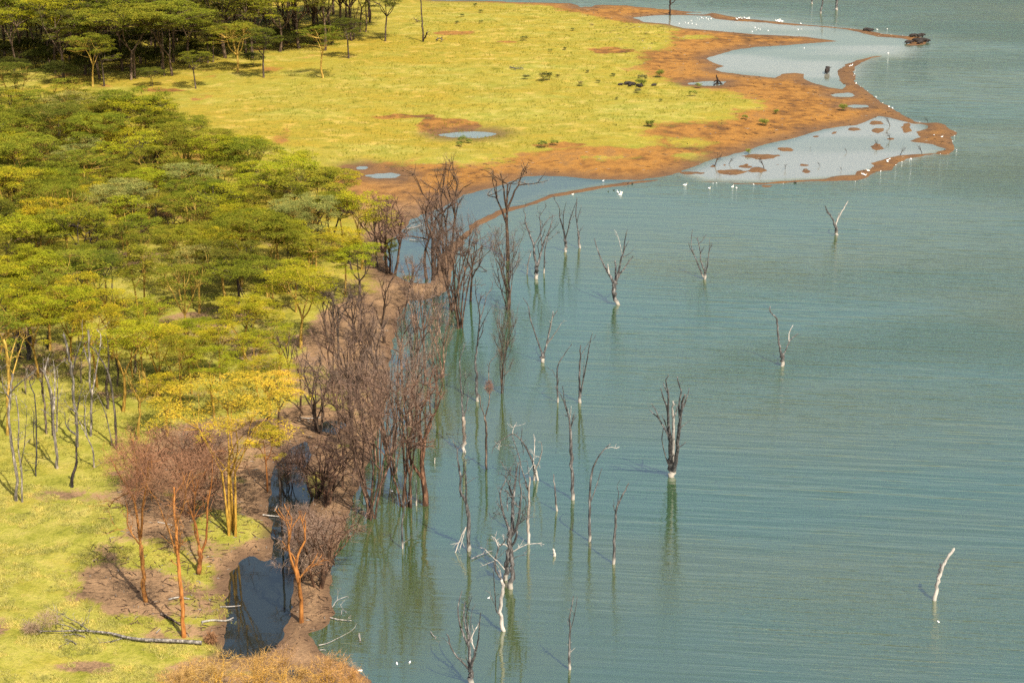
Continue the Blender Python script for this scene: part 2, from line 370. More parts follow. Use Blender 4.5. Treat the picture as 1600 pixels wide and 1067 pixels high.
mud = np.maximum(mud, sstep(-1.5, 1.5, b + (fbm(X * .3, Y * .3, 25) - .5) * 3) * .9)
mud = np.where(Y < 240, mud * (1 - .45 * sstep(.52, .62, fbm(X * .16, Y * .13, 27)) * sstep(.8, 3, D)), mud)
litter = sstep(.56, .74, fbm(X * .09, Y * .09, 31)) * .55
forest = sstep(-18, -34, X + (Y - 220) * .08) * sstep(190, 215, Y)
mud = np.maximum(mud, litter * forest)
lush = np.where(Y < 235, .85, 0) + sstep(300, 225, Y) * .2
lush = np.clip(.24 + .26 * sstep(-30, 25, X) + .75 * sstep(330, 215, Y) + .35 * sstep(.52, .68, fbm(X * .035, Y * .06, 41)), 0, 1)
wd = np.where(Y > 270, 6.5, 2.3)
wet = sstep(1.0, .0, D / wd) * np.clip(.55 + fbm(X * .2, Y * .2, 51), 0, 1)
wet = np.maximum(wet, .55 * sstep(.6, .75, fbm(X * .07, Y * .16, 55)) * sstep(8, 2, D))
brown = sstep(330, 285, Y + (fbm(X * .05, Y * .05, 61) - .5) * 40)
me = mesh_np('ground', np.stack([X, Y, Z], 1), quads=q); smooth(me)
ca = me.color_attributes.new('zones', 'FLOAT_COLOR', 'POINT')
ca.data.foreach_set('color', np.stack([mud, lush, wet, brown], 1).astype(np.float32).ravel())
tag(obj('ground', me, M['ground']), 'flat grassland and orange mud flats running out into the lake', kind='structure')

# ------------------------------------------------------------------ the lake
CALM = [[(985, 24), (1117, 26), (1217, 37), (1349, 51), (1417, 62), (1425, 72), (1400, 87), (1360, 88), (1330, 98), (1318, 140), (1250, 130), (1107, 120), (1095, 85), (1300, 66), (1180, 58), (1000, 40)],
        [(1060, 272), (1150, 238), (1370, 180), (1440, 190), (1482, 236), (1400, 257), (1340, 279), (1190, 287), (1100, 284)],
        [(870, 272), (820, 274), (726, 302), (640, 342), (596, 378), (594, 412), (640, 448), (690, 450), (700, 404), (748, 348), (790, 328), (860, 305), (960, 289), (1030, 280), (940, 280)]]
xs = axis([(-6000, -400, 800), (-400, -80, 40), (-80, 112, .9), (112, 200, 8), (200, 600, 50), (600, 6000, 900)])
ys = axis([(-1000, 130, 60), (130, 300, .9), (300, 500, 1.3), (500, 700, 10), (700, 1500, 100), (1500, 12000, 1500)])
X, Y, q = grid(xs, ys)
sh = fbm(X * .02, Y * .05, 71)
lag = [sdf(Gs(p), X, Y) for p in CALM]
pond = np.full(X.shape, -50.0)
for p in PONDw: pond = np.maximum(pond, sdf(p, X, Y))
calm = np.zeros(X.shape)
for k, L in enumerate(lag): calm = np.maximum(calm, sstep(-7 if k == 0 else -1.5, 3, L) * (.93 if k else .9))
nearsh = sdf(LANDw, X, Y)
calm = np.maximum(calm, .80 * sstep(-46, -8, nearsh) * sstep(345, 300, Y))
calm = np.maximum(calm, sstep(-2.0, -.3, pond))
pale_refl = np.maximum(sstep(-2, 4, lag[1]) * (.45 + .4 * sstep(.3, .6, sh)), sstep(-8, 5, lag[0]) * (.35 + .45 * sstep(.4, .6, sh)))  # mask of the painted pale sky reflection on the two far lagoons
pale_refl = np.maximum(pale_refl, sstep(-2.0, -.3, pond) * (Y > 260) * .5)
clear = np.maximum(sstep(-2.0, -.3, pond) * (Y < 260), .42 * sstep(-1.5, 2, lag[2]))
RUF = [[(900, 610), (1080, 575), (1250, 530), (1450, 510), (1700, 490), (1700, 570), (1300, 575), (1060, 605)], [(1400, 262), (1480, 250), (1700, 255), (1700, 310), (1500, 300)], [(1010, 300), (1150, 295), (1300, 300), (1280, 325), (1100, 318)],
       [(900, -40), (1800, -40), (1800, 75), (1500, 60), (1300, 30), (1100, 8)], [(1000, 980), (1300, 940), (1700, 960), (1700, 1100), (950, 1100)]]
ruf = np.zeros(X.shape)
for k, p in enumerate(RUF): ruf = np.maximum(ruf, sstep(-7, 9, sdf(Gs(p), X, Y) + (fbm(X * .06, Y * .12, 81) - .5) * 16) * [1, .8, .7, .7, .35][k])
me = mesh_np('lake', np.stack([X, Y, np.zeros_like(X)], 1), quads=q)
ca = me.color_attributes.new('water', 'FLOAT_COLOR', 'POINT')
ca.data.foreach_set('color', np.stack([calm, pale_refl, clear, ruf], 1).astype(np.float32).ravel())
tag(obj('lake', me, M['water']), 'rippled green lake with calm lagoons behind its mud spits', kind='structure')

# ------------------------------------------------------------------ wood builders
class Wood:
    """collects tapered tubes and twig slivers for one mesh"""
    def __init__(s): s.v = []; s.q = []; s.t = []; s.n = 0
    def tube(s, pts, rad, k=6, cap=True):
        P = np.asarray(pts, float); m = len(P); rad = np.asarray(rad, float)
        T = np.gradient(P, axis=0); T /= (np.linalg.norm(T, axis=1, keepdims=True) + 1e-9)
        ref = np.array([.13, .97, .2]) if abs(T[:, 1]).mean() < .8 else np.array([1., .1, .1])
        A = np.cross(T, ref); A /= (np.linalg.norm(A, axis=1, keepdims=True) + 1e-9); B = np.cross(T, A)
        a = np.arange(k) * 2 * PI / k
        ring = P[:, None] + rad[:, None, None] * (np.cos(a)[None, :, None] * A[:, None] + np.sin(a)[None, :, None] * B[:, None])
        s.v.append(ring.reshape(-1, 3)); o = s.n
        i = o + np.arange(m * k).reshape(m, k); j = np.roll(i, -1, 1)
        s.q.append(np.stack([i[:-1], j[:-1], j[1:], i[1:]], -1).reshape(-1, 4))
        s.n += m * k
        if cap:
            s.v.append(P[-1:] + T[-1:] * rad[-1]); e = np.full(k, s.n)
            s.t.append(np.stack([i[-1], j[-1], e], -1)); s.n += 1
    def slivers(s, P, Q, w):                       # thin tapering twigs from P to Q
        P = np.asarray(P, float); Q = np.asarray(Q, float); n = len(P)
        if not n: return
        T = Q - P; rnd = np.random.RandomState(n).normal(size=P.shape)
        A = np.cross(T, rnd); A /= (np.linalg.norm(A, axis=1, keepdims=True) + 1e-9)
        w = np.asarray(w).reshape(-1, 1)
        v = np.stack([P + A * w, P - A * w, Q], 1).reshape(-1, 3); s.v.append(v)
        s.t.append(s.n + np.arange(3 * n).reshape(n, 3)); s.n += 3 * n
    def build(s, name, m, parent=None, sm=True):
        me = s.mesh(name, sm); return obj(name, me, m, parent)
    def mesh(s, name, sm=True):
        v = np.concatenate(s.v) if s.v else np.zeros((0, 3))
        me = mesh_np(name, v, quads=np.concatenate(s.q) if s.q else None, tris=np.concatenate(s.t) if s.t else None)
        if sm: smooth(me)
        return me
def spline(P, sub=4):
    P = [np.asarray(p, float) for p in P]
    if len(P) < 3:
        return np.array([P[0] + (P[-1] - P[0]) * t for t in np.linspace(0, 1, sub + 1)])
    out = []
    E = [2 * P[0] - P[1]] + P + [2 * P[-1] - P[-2]]
    for i in range(1, len(E) - 2):
        p0, p1, p2, p3 = E[i - 1:i + 3]
        for t in np.arange(sub) / sub:
            out.append(.5 * (2 * p1 + (p2 - p0) * t + (2 * p0 - 5 * p1 + 4 * p2 - p3) * t * t + (3 * p1 - p0 - 3 * p2 + p3) * t ** 3))
    out.append(P[-1]); return np.array(out)
def side_twigs(W, rs, pts, rad, n, ln, depth=1, thin=.024):
    """a few forking dead twigs off a limb"""
    for _ in range(n):
        k = rs.randint(max(1, len(pts) // 4), len(pts)); k = min(k, len(pts) - 1)
        t = pts[k] - pts[k - 1]; t = t / (np.linalg.norm(t) + 1e-9)
        d = t * rs.uniform(.3, 1.0) + rs.normal(size=3) * .65 + np.array([0, 0, .35]); d /= np.linalg.norm(d)
        L = ln * rs.uniform(.4, 1.15)
        bend = rs.normal(size=3) * .25 * L
        Q = spline([pts[k], pts[k] + d * L * .5 + bend * .5, pts[k] + d * L + bend * .4], 2)
        r0 = min(rad[k] * .6, .07) * rs.uniform(.6, 1)
        W.tube(Q, np.linspace(max(r0, thin), thin * .6, len(Q)), 4, True)
        if depth: side_twigs(W, rs, Q, np.linspace(r0, thin, len(Q)), rs.randint(1, 3), L * .55, depth - 1, thin)

class Traced:
    """one tree whose limbs follow sight lines, each limb at its own depth"""
    def __init__(s, name, label, cat, cr, base, group=None, seed=0, level=None):
        s.cr = cr; s.rs = np.random.RandomState(seed + 11)
        x, y = crop(*cr, [base])[0]
        p = G(x, y); z = max(gz(p.x, p.y), -.02) if level is None else level
        p = G(x, y, max(z, 0)); s.base = p; s.Y = p.y
        s.root = empty(name, p); tag(s.root, label, cat, group)
        s.done = []
    def limb(s, pts, w0, w1, m, name='branch', twigs=2, tl=1.2, k=None, sink=0.0, depth=None, sub=4, color=None):
        px = crop(*s.cr, pts); sc = s.cr[2]
        Y0 = s.Y
        if s.done:
            best = 1e9
            for (qx, qy, qY) in s.done:
                d = (qx - px[0][0]) ** 2 + (qy - px[0][1]) ** 2
                if d < best: best, Y0 = d, qY
        slope = (0.0 if not s.done else s.rs.uniform(-.75, .75)) if depth is None else depth
        mpp = 1.0 / ppm(*crop(*s.cr, [pts[0]])[0]) if False else (Vector((0, Y0, 0)) - Vector((0, 0, 0))).y / FPX / cp
        acc = 0.0; P = []
        for i, (x, y) in enumerate(px):
            if i: acc += math.hypot(x - px[i - 1][0], y - px[i - 1][1]) * mpp
            Yd = Y0 + slope * acc
            P.append(np.array(V(x, y, Yd) - s.base)); s.done.append((x, y, Yd))
        if sink: P.insert(0, P[0] + np.array([0, 0, -sink]))
        S = spline(P, sub)
        S[1:-1] += s.rs.normal(size=S[1:-1].shape) * (w1 / sc * mpp) * .25
        r = np.linspace(w0, w1, len(S)) / sc * mpp * .58
        r *= 1 + s.rs.uniform(-.1, .14, len(S))
        if name == 'trunk': r[:2] *= np.array([1.1, 1.06])[:len(r[:2])]
        W = Wood(); W.tube(S, np.maximum(r, .014), k or (8 if w0 / sc > 3 else 6))
        if twigs: side_twigs(W, s.rs, S, r, twigs, tl)
        o = W.build(name, M[m], s.root)
        if color: o.color = (*color, 1)
        s.last = S
        return o
    def cloud(s, ells, n, L=.9, w=.016, m='twig', color=(1, 1, 1), name='twigs', up=.25):
        """fine twigs filling the crown, fanning out from its middle"""
        W = Wood(); Pp = []; Qq = []
        for (cx, cy, rx, ry) in ells:
            x, y = crop(*s.cr, [(cx, cy)])[0]; c = np.array(V(x, y, s.Y) - s.base)
            mpp = s.Y / FPX / cp / s.cr[2]
            a = rx * mpp; h = ry * mpp
            u = s.rs.normal(size=(n, 3)); u /= np.linalg.norm(u, axis=1, keepdims=True)
            rr = s.rs.uniform(0, 1, (n, 1)) ** .45
            P = c + u * rr * np.array([a, a, h])
            d = u * .7 + s.rs.normal(size=(n, 3)) * .6 + np.array([0, 0, up]); d /= np.linalg.norm(d, axis=1, keepdims=True)
            Pp.append(P); Qq.append(P + d * L * s.rs.uniform(.4, 1.2, (n, 1)))
        P = np.concatenate(Pp); Q = np.concatenate(Qq)
        W.slivers(P, Q, s.rs.uniform(.6, 1.3, len(P)) * w)
        o = W.build(name, M[m], s.root, False); o.color = (*color, 1); o['kind'] = 'stuff'; return o

# ------------------------------------------------------------------ leafy acacias
def make_acacia(seed, H=12.0, Rc=5.0, npads=34, fork=.36, leafn=270, padr=1.35, flat=.34, stems=1, lean=.05):
    rs = np.random.RandomState(seed); W = Wood()
    # pad centres over an uneven umbrella in two or three storeys
    pads = []; tries = 0
    lop = rs.uniform(0, 2 * PI)
    while len(pads) < npads and tries < 900:
        tries += 1
        a = rs.uniform(0, 2 * PI); rr = Rc * math.sqrt(rs.uniform(0.0, 1))
        rr *= 1 + .22 * math.cos(a - lop) + .10 * math.sin(3 * a + seed)
        st = rs.choice([0, 0, 0, 1, 1, 2])
        z = H - flat * 2.2 * (rr / Rc) ** 2 * (H / 12) - st * rs.uniform(.9, 1.5) * (H / 12) - rs.uniform(0, .5)
        if st and rr < Rc * .25: continue
        c = np.array([rr * math.cos(a), rr * math.sin(a), z])
        if any(np.linalg.norm((c - p) * [1, 1, 1.9]) < padr * .72 for p in pads): continue
        pads.append(c)
    pads = np.array(pads)
    # stems and limbs
    tips = []
    for s in range(stems):
        b = rs.normal(size=3) * [.35, .35, 0] * (stems > 1)
        d = rs.normal(size=3) * [lean, lean, 0] * H
        f = b + d * fork + np.array([0, 0, H * fork * rs.uniform(.85, 1.15)])
        r0 = .019 * H / math.sqrt(stems) * rs.uniform(.85, 1.15)
        S = spline([b + [0, 0, -.4], b + (f - b) * .5 + rs.normal(size=3) * [.12, .12, 0], f], 3)
        W.tube(S, np.linspace(r0 * 1.2, r0 * .8, len(S)), 7, False)
        nl = rs.randint(3, 6) if stems == 1 else 2
        a0 = rs.uniform(0, 2 * PI)
        for k in range(nl):
            a = a0 + 2 * PI * k / nl + rs.uniform(-.4, .4)
            e = np.array([math.cos(a) * Rc * .45, math.sin(a) * Rc * .45, H * rs.uniform(.70, .80)]) + d * .5
            S = spline([f, f + (e - f) * .5 + np.array([0, 0, -.05 * H]) * rs.uniform(-.5, 1) + rs.normal(size=3) * .25, e], 3)
            W.tube(S, np.linspace(r0 * .62, r0 * .32, len(S)), 5, False)
            tips.append(S)
    nodes = np.concatenate([S[3:] for S in tips])
    for c in pads:
        dd = np.linalg.norm((nodes - c) * [1, 1, .6], axis=1) + (nodes[:, 2] > c[2] - .2) * 5
        n0 = nodes[dd.argmin()]
        S = spline([n0, n0 + (c - n0) * .55 + rs.normal(size=3) * .22 + [0, 0, -.15], c - [0, 0, .12]], 2)
        W.tube(S, np.linspace(r0 * .28, r0 * .09, len(S)), 4, False)
        for _ in range(3):
            e = c + rs.normal(size=3) * [padr * .55, padr * .55, .1]
            W.tube(np.array([S[-2], (S[-2] + e) / 2 + [0, 0, -.06], e]), [r0 * .12, r0 * .08, r0 * .04], 3, False)
    # leaves: small faces in feathery flat pads
    C = []; 
    for c in pads:
        pr = padr * rs.uniform(.65, 1.25); n = int(leafn * (pr / padr) ** 2)
        a = rs.uniform(0, 2 * PI, n); k = rs.randint(3, 6); ph = rs.uniform(0, 6)
        edge = 1 + .28 * np.sin(k * a + ph) + .12 * np.sin(9 * a)
        rho = np.sqrt(rs.uniform(0, 1, n)) * edge
        zz = .30 * (1 - np.clip(rho, 0, 1.2) ** 2) * pr * .40 + rs.normal(0, .10, n)
        C.append(np.stack([c[0] + rho * pr * np.cos(a), c[1] + rho * pr * np.sin(a), c[2] + zz], 1))
    C = np.concatenate(C); n = len(C)
    az = rs.uniform(0, 2 * PI, n); tilt = rs.normal(0, .32, n); roll = rs.normal(0, .32, n)
    u = np.stack([np.cos(az) * np.cos(tilt), np.sin(az) * np.cos(tilt), np.sin(tilt)], 1)
    w = np.stack([-np.sin(az) * np.cos(roll), np.cos(az) * np.cos(roll), np.sin(roll)], 1)
    L = rs.uniform(.10, .22, (n, 1)); Wd = rs.uniform(.030, .060, (n, 1))
    v = np.stack([C - u * L, C + w * Wd, C + u * L, C - w * Wd], 1).reshape(-1, 3)
    lm = mesh_np('crown', v, quads=np.arange(4 * n).reshape(n, 4)); lm.materials.append(M['leaf'])
    wm = W.mesh('trunk')
    return {'H': H, 'wood': wm, 'leaf': lm}
def place_acacia(P, loc, s, rz, bark, leafcol, label, group=None, barkcol=(1, 1, 1), sz=1.0):
    t = empty('acacia_tree', loc, rz, (s, s, s * sz)); tag(t, label, 'tree', group)
    a = bpy.data.objects.new('trunk', P['wood']); COL.objects.link(a); a.parent = t; a.color = (*barkcol, 1)
    if not P['wood'].materials: P['wood'].materials.append(None)
    a.material_slots[0].link = 'OBJECT'; a.material_slots[0].material = M[bark]
    c = bpy.data.objects.new('crown', P['leaf']); COL.objects.link(c); c.parent = t; c.color = (*leafcol, 1)
    return t
AC = [make_acacia(100 + k, H=12, Rc=[5.2, 4.4, 6.0, 4.8, 5.6, 4.0, 6.4, 5.0, 5.0, 3.6][k], npads=[46, 30, 56, 34, 50, 34, 60, 40, 36, 44][k], stems=[1, 1, 2, 1, 3, 1, 2, 1, 1, 2][k],
                  fork=[.38, .45, .30, .42, .25, .48, .33, .40, .36, .40][k], flat=[.34, .5, .25, .4, .3, .9, .3, .55, 1.0, 1.6][k], leafn=[270, 250, 290, 180, 270, 260, 280, 210, 150, 240][k]) for k in range(10)]
rnd = random.Random(5)
def leafc(kind):
    j = rnd.uniform(.85, 1.18); k = rnd.uniform(.9, 1.1)
    base = {'bright': (.205, .200, .012), 'olive': (.135, .140, .014), 'dark': (.078, .084, .012), 'gold': (.38, .26, .030), 'yellow': (.26, .215, .014), 'grey': (.18, .175, .045)}[kind]
    return (base[0] * j * k, base[1] * j, base[2] * j)
def scatter(poly, spacing, seed, mind=None):
    W = Gs(poly); r = random.Random(seed); pts = []
    x0, y0 = W.min(0); x1, y1 = W.max(0)
    for _ in range(9000):
        x, y = r.uniform(x0, x1), r.uniform(y0, y1)
        if any((x - a) ** 2 + (y - b) ** 2 < spacing ** 2 for a, b in pts): continue
        pts.append((x, y))
    A = np.array(pts); ins = sdf(W, A[:, 0], A[:, 1]) > 0
    return [tuple(p) for p in A[ins]]
def batch_z(pts):
    A = np.array(pts, float); return land_z(A[:, 0], A[:, 1], land_d(A[:, 0], A[:, 1]))

HUE = {'bright': 'bright green', 'olive': 'olive green', 'dark': 'dark green', 'yellow': 'yellowish', 'grey': 'grey-green', 'gold': 'golden'}
def proj(x, y, z):
    d = Vector((x, y, z - CAM_H)); w_ = d.y * cp - d.z * sp
    return 800 + FPX * d.x / w_, 533.5 - FPX * (d.y * sp + d.z * cp) / w_
def wood_label(x, y, z, kind, s):
    px, py = proj(x, y, z)
    size = 'small' if s < .72 else ('tall' if s > .88 else 'middling')
    row = 'by the lime clearing' if py > 470 else ('in the front half' if py > 390 else ('in the back half' if py > 300 else 'by the meadow'))
    side = 'at the west edge' if px < 110 else ('in the west' if px < 260 else ('in the middle' if px < 420 else 'towards the lagoon'))
    return f'{size} {HUE[kind]} acacia of the dense wood {row} {side}'
def far_label(x, y, z, kind, s):
    px, py = proj(x, y, z)
    size = 'small' if s < 1.27 else ('tall' if s > 1.44 else 'middling')
    row = 'front row' if py > 85 else ('middle rows' if py > 35 else 'back rows')
    side = 'western end' if px < 150 else ('western half' if px < 320 else ('eastern half' if px < 480 else 'eastern end'))
    return f'{size} {HUE[kind]} acacia of the far wood behind the meadow, {row}, {side}'
FOREST_A = [(-150, 195), (0, 200), (120, 212), (225, 240), (300, 275), (350, 300), (420, 325), (500, 355), (560, 385), (590, 425), (575, 462), (530, 485), (480, 520), (400, 535), (330, 560), (200, 555), (100, 530), (0, 540), (-150, 560)]
pts = [p for p in scatter(FOREST_A, 4.6, 3) if proj(p[0], p[1], 0)[0] > -55]
pts = [p for k, p in enumerate(pts) if proj(p[0], p[1], 0)[1] < 395 or k % 5 not in (0, 2)]; zs = batch_z(pts)
for (x, y), z in zip(pts, zs):
    k = rnd.randrange(10); far = (y - 235) / 150
    kind = rnd.choices(['bright', 'olive', 'yellow', 'dark', 'grey'], [.42 - .22 * far, .32 + .22 * far, .10 - .04 * far, .10 + .10 * far, .06])[0]
    s = rnd.uniform(.60, 1.0)
    place_acacia(AC[k], (x, y, z), s, rnd.uniform(0, 6.28), rnd.choice(['bark', 'yellow', 'yellow']), leafc(kind), wood_label(x, y, z, kind, s), 'acacias of the dense wood', (.8, .8, .8), rnd.uniform(.9, 1.15))
FOREST_B = [(-160, 128), (0, 130), (60, 132), (150, 136), (200, 134), (270, 128), (330, 112), (400, 100), (470, 92), (540, 80), (590, 55), (625, 25), (640, -5), (640, -45), (-160, -45)]
pts = scatter(FOREST_B, 6.2, 8)
pts = [p for k, p in enumerate(pts) if proj(p[0], p[1], 0)[1] > 28 or k % 4 == 0]
pts = [p for p in pts if -50 < proj(p[0], p[1], 0)[0] and proj(p[0], p[1], 0)[1] > -3]; zs = batch_z(pts)
for (x, y), z in zip(pts, zs):
    k = rnd.randrange(10)
    kind = rnd.choices(['olive', 'dark', 'bright', 'yellow'], [.42, .46, .08, .04])[0]
    s = rnd.uniform(1.1, 1.6)
    place_acacia(AC[k], (x, y, z), s, rnd.uniform(0, 6.28), 'bark', leafc(kind), far_label(x, y, z, kind, s), 'acacias of the far wood', (1.3, 1.2, 1.0), rnd.uniform(.85, 1.1))
# acacias one can tell apart: photo base, crown top, proto, colours, label
def solo(bx, by, ty, k, kind, bark, label, width=1.0, bc=(1, 1, 1), group=None):
    p = G(bx, by); z = gz(p.x, p.y); p = G(bx, by, max(z, 0))
    H = (by - ty) / (ppm(bx, by) * math.cos(math.atan2(CAM_H, p.y)))
    s = H / 12.0
    return place_acacia(AC[k], p, s * width, rnd.uniform(0, 6.28), bark, leafc(kind), label, group, bc, 1.0 / width)
solo(505, 122, 45, 3, 'olive', 'yellow', 'lone spreading acacia with a pale trunk on the meadow before the far wood', 1.1)
solo(306, 139, 82, 1, 'olive', 'bark', 'small round acacia standing in its own shadow at the meadow edge', 1.15)
solo(412, 122, 45, 5, 'dark', 'bark', 'tall dark acacia beside the black bush at the far wood edge', 1.0)
solo(371, 113, 40, 0, 'olive', 'yellow', 'pale-trunked acacia left of the black bush at the far wood edge', 1.1)
solo(145, 136, 55, 7, 'olive', 'yellow', 'tall acacia with a bare pale lower trunk at the far wood edge', .9)
solo(163, 135, 60, 5, 'olive', 'bark', 'slim dark-trunked acacia close beside a pale-trunked one at the far wood edge', .85)
solo(236, 136, 108, 6, 'dark', 'bark', 'low bushy dark acacia at the far wood edge', 1.3)
solo(602, 64, -8, 1, 'dark', 'bark', 'dark rounded acacia at the end of the far wood beside the open grass', 1.1)
solo(545, 92, 30, 5, 'dark', 'bark', 'drooping dark acacia in front of the far wood by the open grass', 1.1)
solo(240, 196, 163, 6, 'grey', 'bark', 'wispy low acacia alone on the straw grass at the wood tip', 1.1, (.6, .6, .6))
solo(178, 190, 148, 2, 'grey', 'bark', 'thin wispy acacia at the wood tip beside the straw grass', 1.2)
solo(345, 245, 203, 4, 'olive', 'bark', 'small dark-limbed acacia at the meadow edge of the dense wood', 1.0, (.5, .5, .5))
solo(398, 280, 224, 0, 'olive', 'bark', 'dark-limbed umbrella acacia silhouetted on the pale meadow', 1.1, (.5, .5, .5))
solo(460, 308, 240, 4, 'bright', 'bark', 'many-stemmed light green acacia leaning into the meadow by the orange mud', 1.2, (.6, .6, .6))
solo(525, 335, 272, 2, 'yellow', 'bark', 'yellowish thin acacia next to the brown bare trees by the orange mud', 1.1)
solo(590, 418, 330, 3, 'bright', 'bark', 'bright green acacia at the blue lagoon edge', .9)
solo(560, 470, 385, 0, 'bright', 'bark', 'bright green layered acacia overhanging the brown bare shore trees', 1.0)
solo(470, 545, 425, 7, 'bright', 'yellow', 'wide bright acacia with pale limbs above the brown soil', 1.1)
solo(385, 565, 470, 0, 'yellow', 'yellow', 'yellow-green umbrella acacia with one clear trunk behind the golden tree', 1.1)
solo(300, 590, 510, 2, 'bright', 'yellow', 'bright low-crowned acacia behind the golden tree', 1.2)
solo(225, 600, 510, 6, 'bright', 'yellow', 'wide pale green acacia over the sunlit lime grass', 1.1)
solo(30, 560, 440, 5, 'bright', 'bark', 'tall green acacia with a thick dark trunk at the wood edge above the lime grass', 1.1, (.7, .7, .7))
solo(437, 700, 585, 1, 'gold', 'bark', 'small golden-leaved sapling tree on the bare brown soil', .75, (.9, .7, .6))
solo(418, 768, 665, 5, 'yellow', 'orange', 'slim yellow-leaved tree with reddish trunk by the channel', .7, (.8, .7, .7))
solo(640, 455, 432, 6, 'olive', 'bark', 'low green acacia with flat crown at the lagoon beach', .85)
solo(613, 430, 372, 5, 'olive', 'bark', 'slim brown trunk with a single green tuft against the blue lagoon', .5)
big = make_acacia(333, H=16.5, Rc=6.6, npads=52, fork=.46, leafn=190, padr=1.5, flat=.30, stems=5)
p = G(366, 836); p.z = gz(p.x, p.y)
place_acacia(big, p, 1.0, 1.2, 'yellow', (.34, .245, .024), 'big golden-crowned acacia with a thick bundle of yellow stems', None, (1, .9, .7))
for (bx, by, ty, lab) in ((262, 680, 590, 'golden acacia half hidden at the west side of the big golden tree'), (420, 655, 560, 'golden-green acacia at the east side of the big golden tree')):
    solo(bx, by, ty, 8, 'yellow', 'yellow', lab, 1.15)
for k, (bx, by, ty) in enumerate(((20, 610, 462), (78, 548, 432), (112, 585, 455), (152, 605, 478), (192, 642, 512), (252, 628, 512), (208, 590, 486), (285, 645, 530), (335, 652, 548), (345, 600, 505), (402, 612, 525), (132, 548, 432), (245, 560, 468), (-5, 650, 490), (60, 590, 470), (300, 615, 520), (435, 590, 510), (175, 560, 455))):
    kd = ['bright', 'olive', 'bright', 'yellow', 'bright', 'yellow'][k % 6]
    solo(bx, by, ty, [3, 8, 7, 1, 3, 8][k % 6], kd, 'yellow', ('slender %s acacia over the lime clearing, %s' % (HUE[kd], ['at its western photo edge', 'on its upper side', 'near the pale double trunk', 'in its middle', 'beside the tall curved dead tree', 'next to the golden tree', 'by the wood edge', 'in front of the golden tree', 'under the golden crown', 'behind the golden crown', 'between golden tree and brown soil', 'at the wood shadow', 'behind the pale green acacia', 'half outside the photo', 'behind the orange-tinged trunk', 'west of the golden crown', 'above the grass patch on brown soil', 'beside the dark thick trunk'][k])), [.75, .85, .9, .8, 1.0, .95][k % 6], (.7, .65, .55))
# dark shrub under the far wood
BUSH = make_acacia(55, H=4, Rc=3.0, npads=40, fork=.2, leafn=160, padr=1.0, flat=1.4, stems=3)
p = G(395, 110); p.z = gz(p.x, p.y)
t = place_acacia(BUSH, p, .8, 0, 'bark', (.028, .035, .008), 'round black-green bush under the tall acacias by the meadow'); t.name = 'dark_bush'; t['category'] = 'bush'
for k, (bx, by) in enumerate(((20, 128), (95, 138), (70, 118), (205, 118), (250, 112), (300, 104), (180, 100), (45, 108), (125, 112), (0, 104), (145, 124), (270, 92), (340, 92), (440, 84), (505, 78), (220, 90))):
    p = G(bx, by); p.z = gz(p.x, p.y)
    t = place_acacia(BUSH, p, 1.1 + .13 * (k % 4), k, 'bark', (.045, .050, .010), 'dark green undergrowth bush beneath the acacias of the far wood', 'bushes beneath the far wood'); t.name = 'dark_bush'; t['category'] = 'bush'

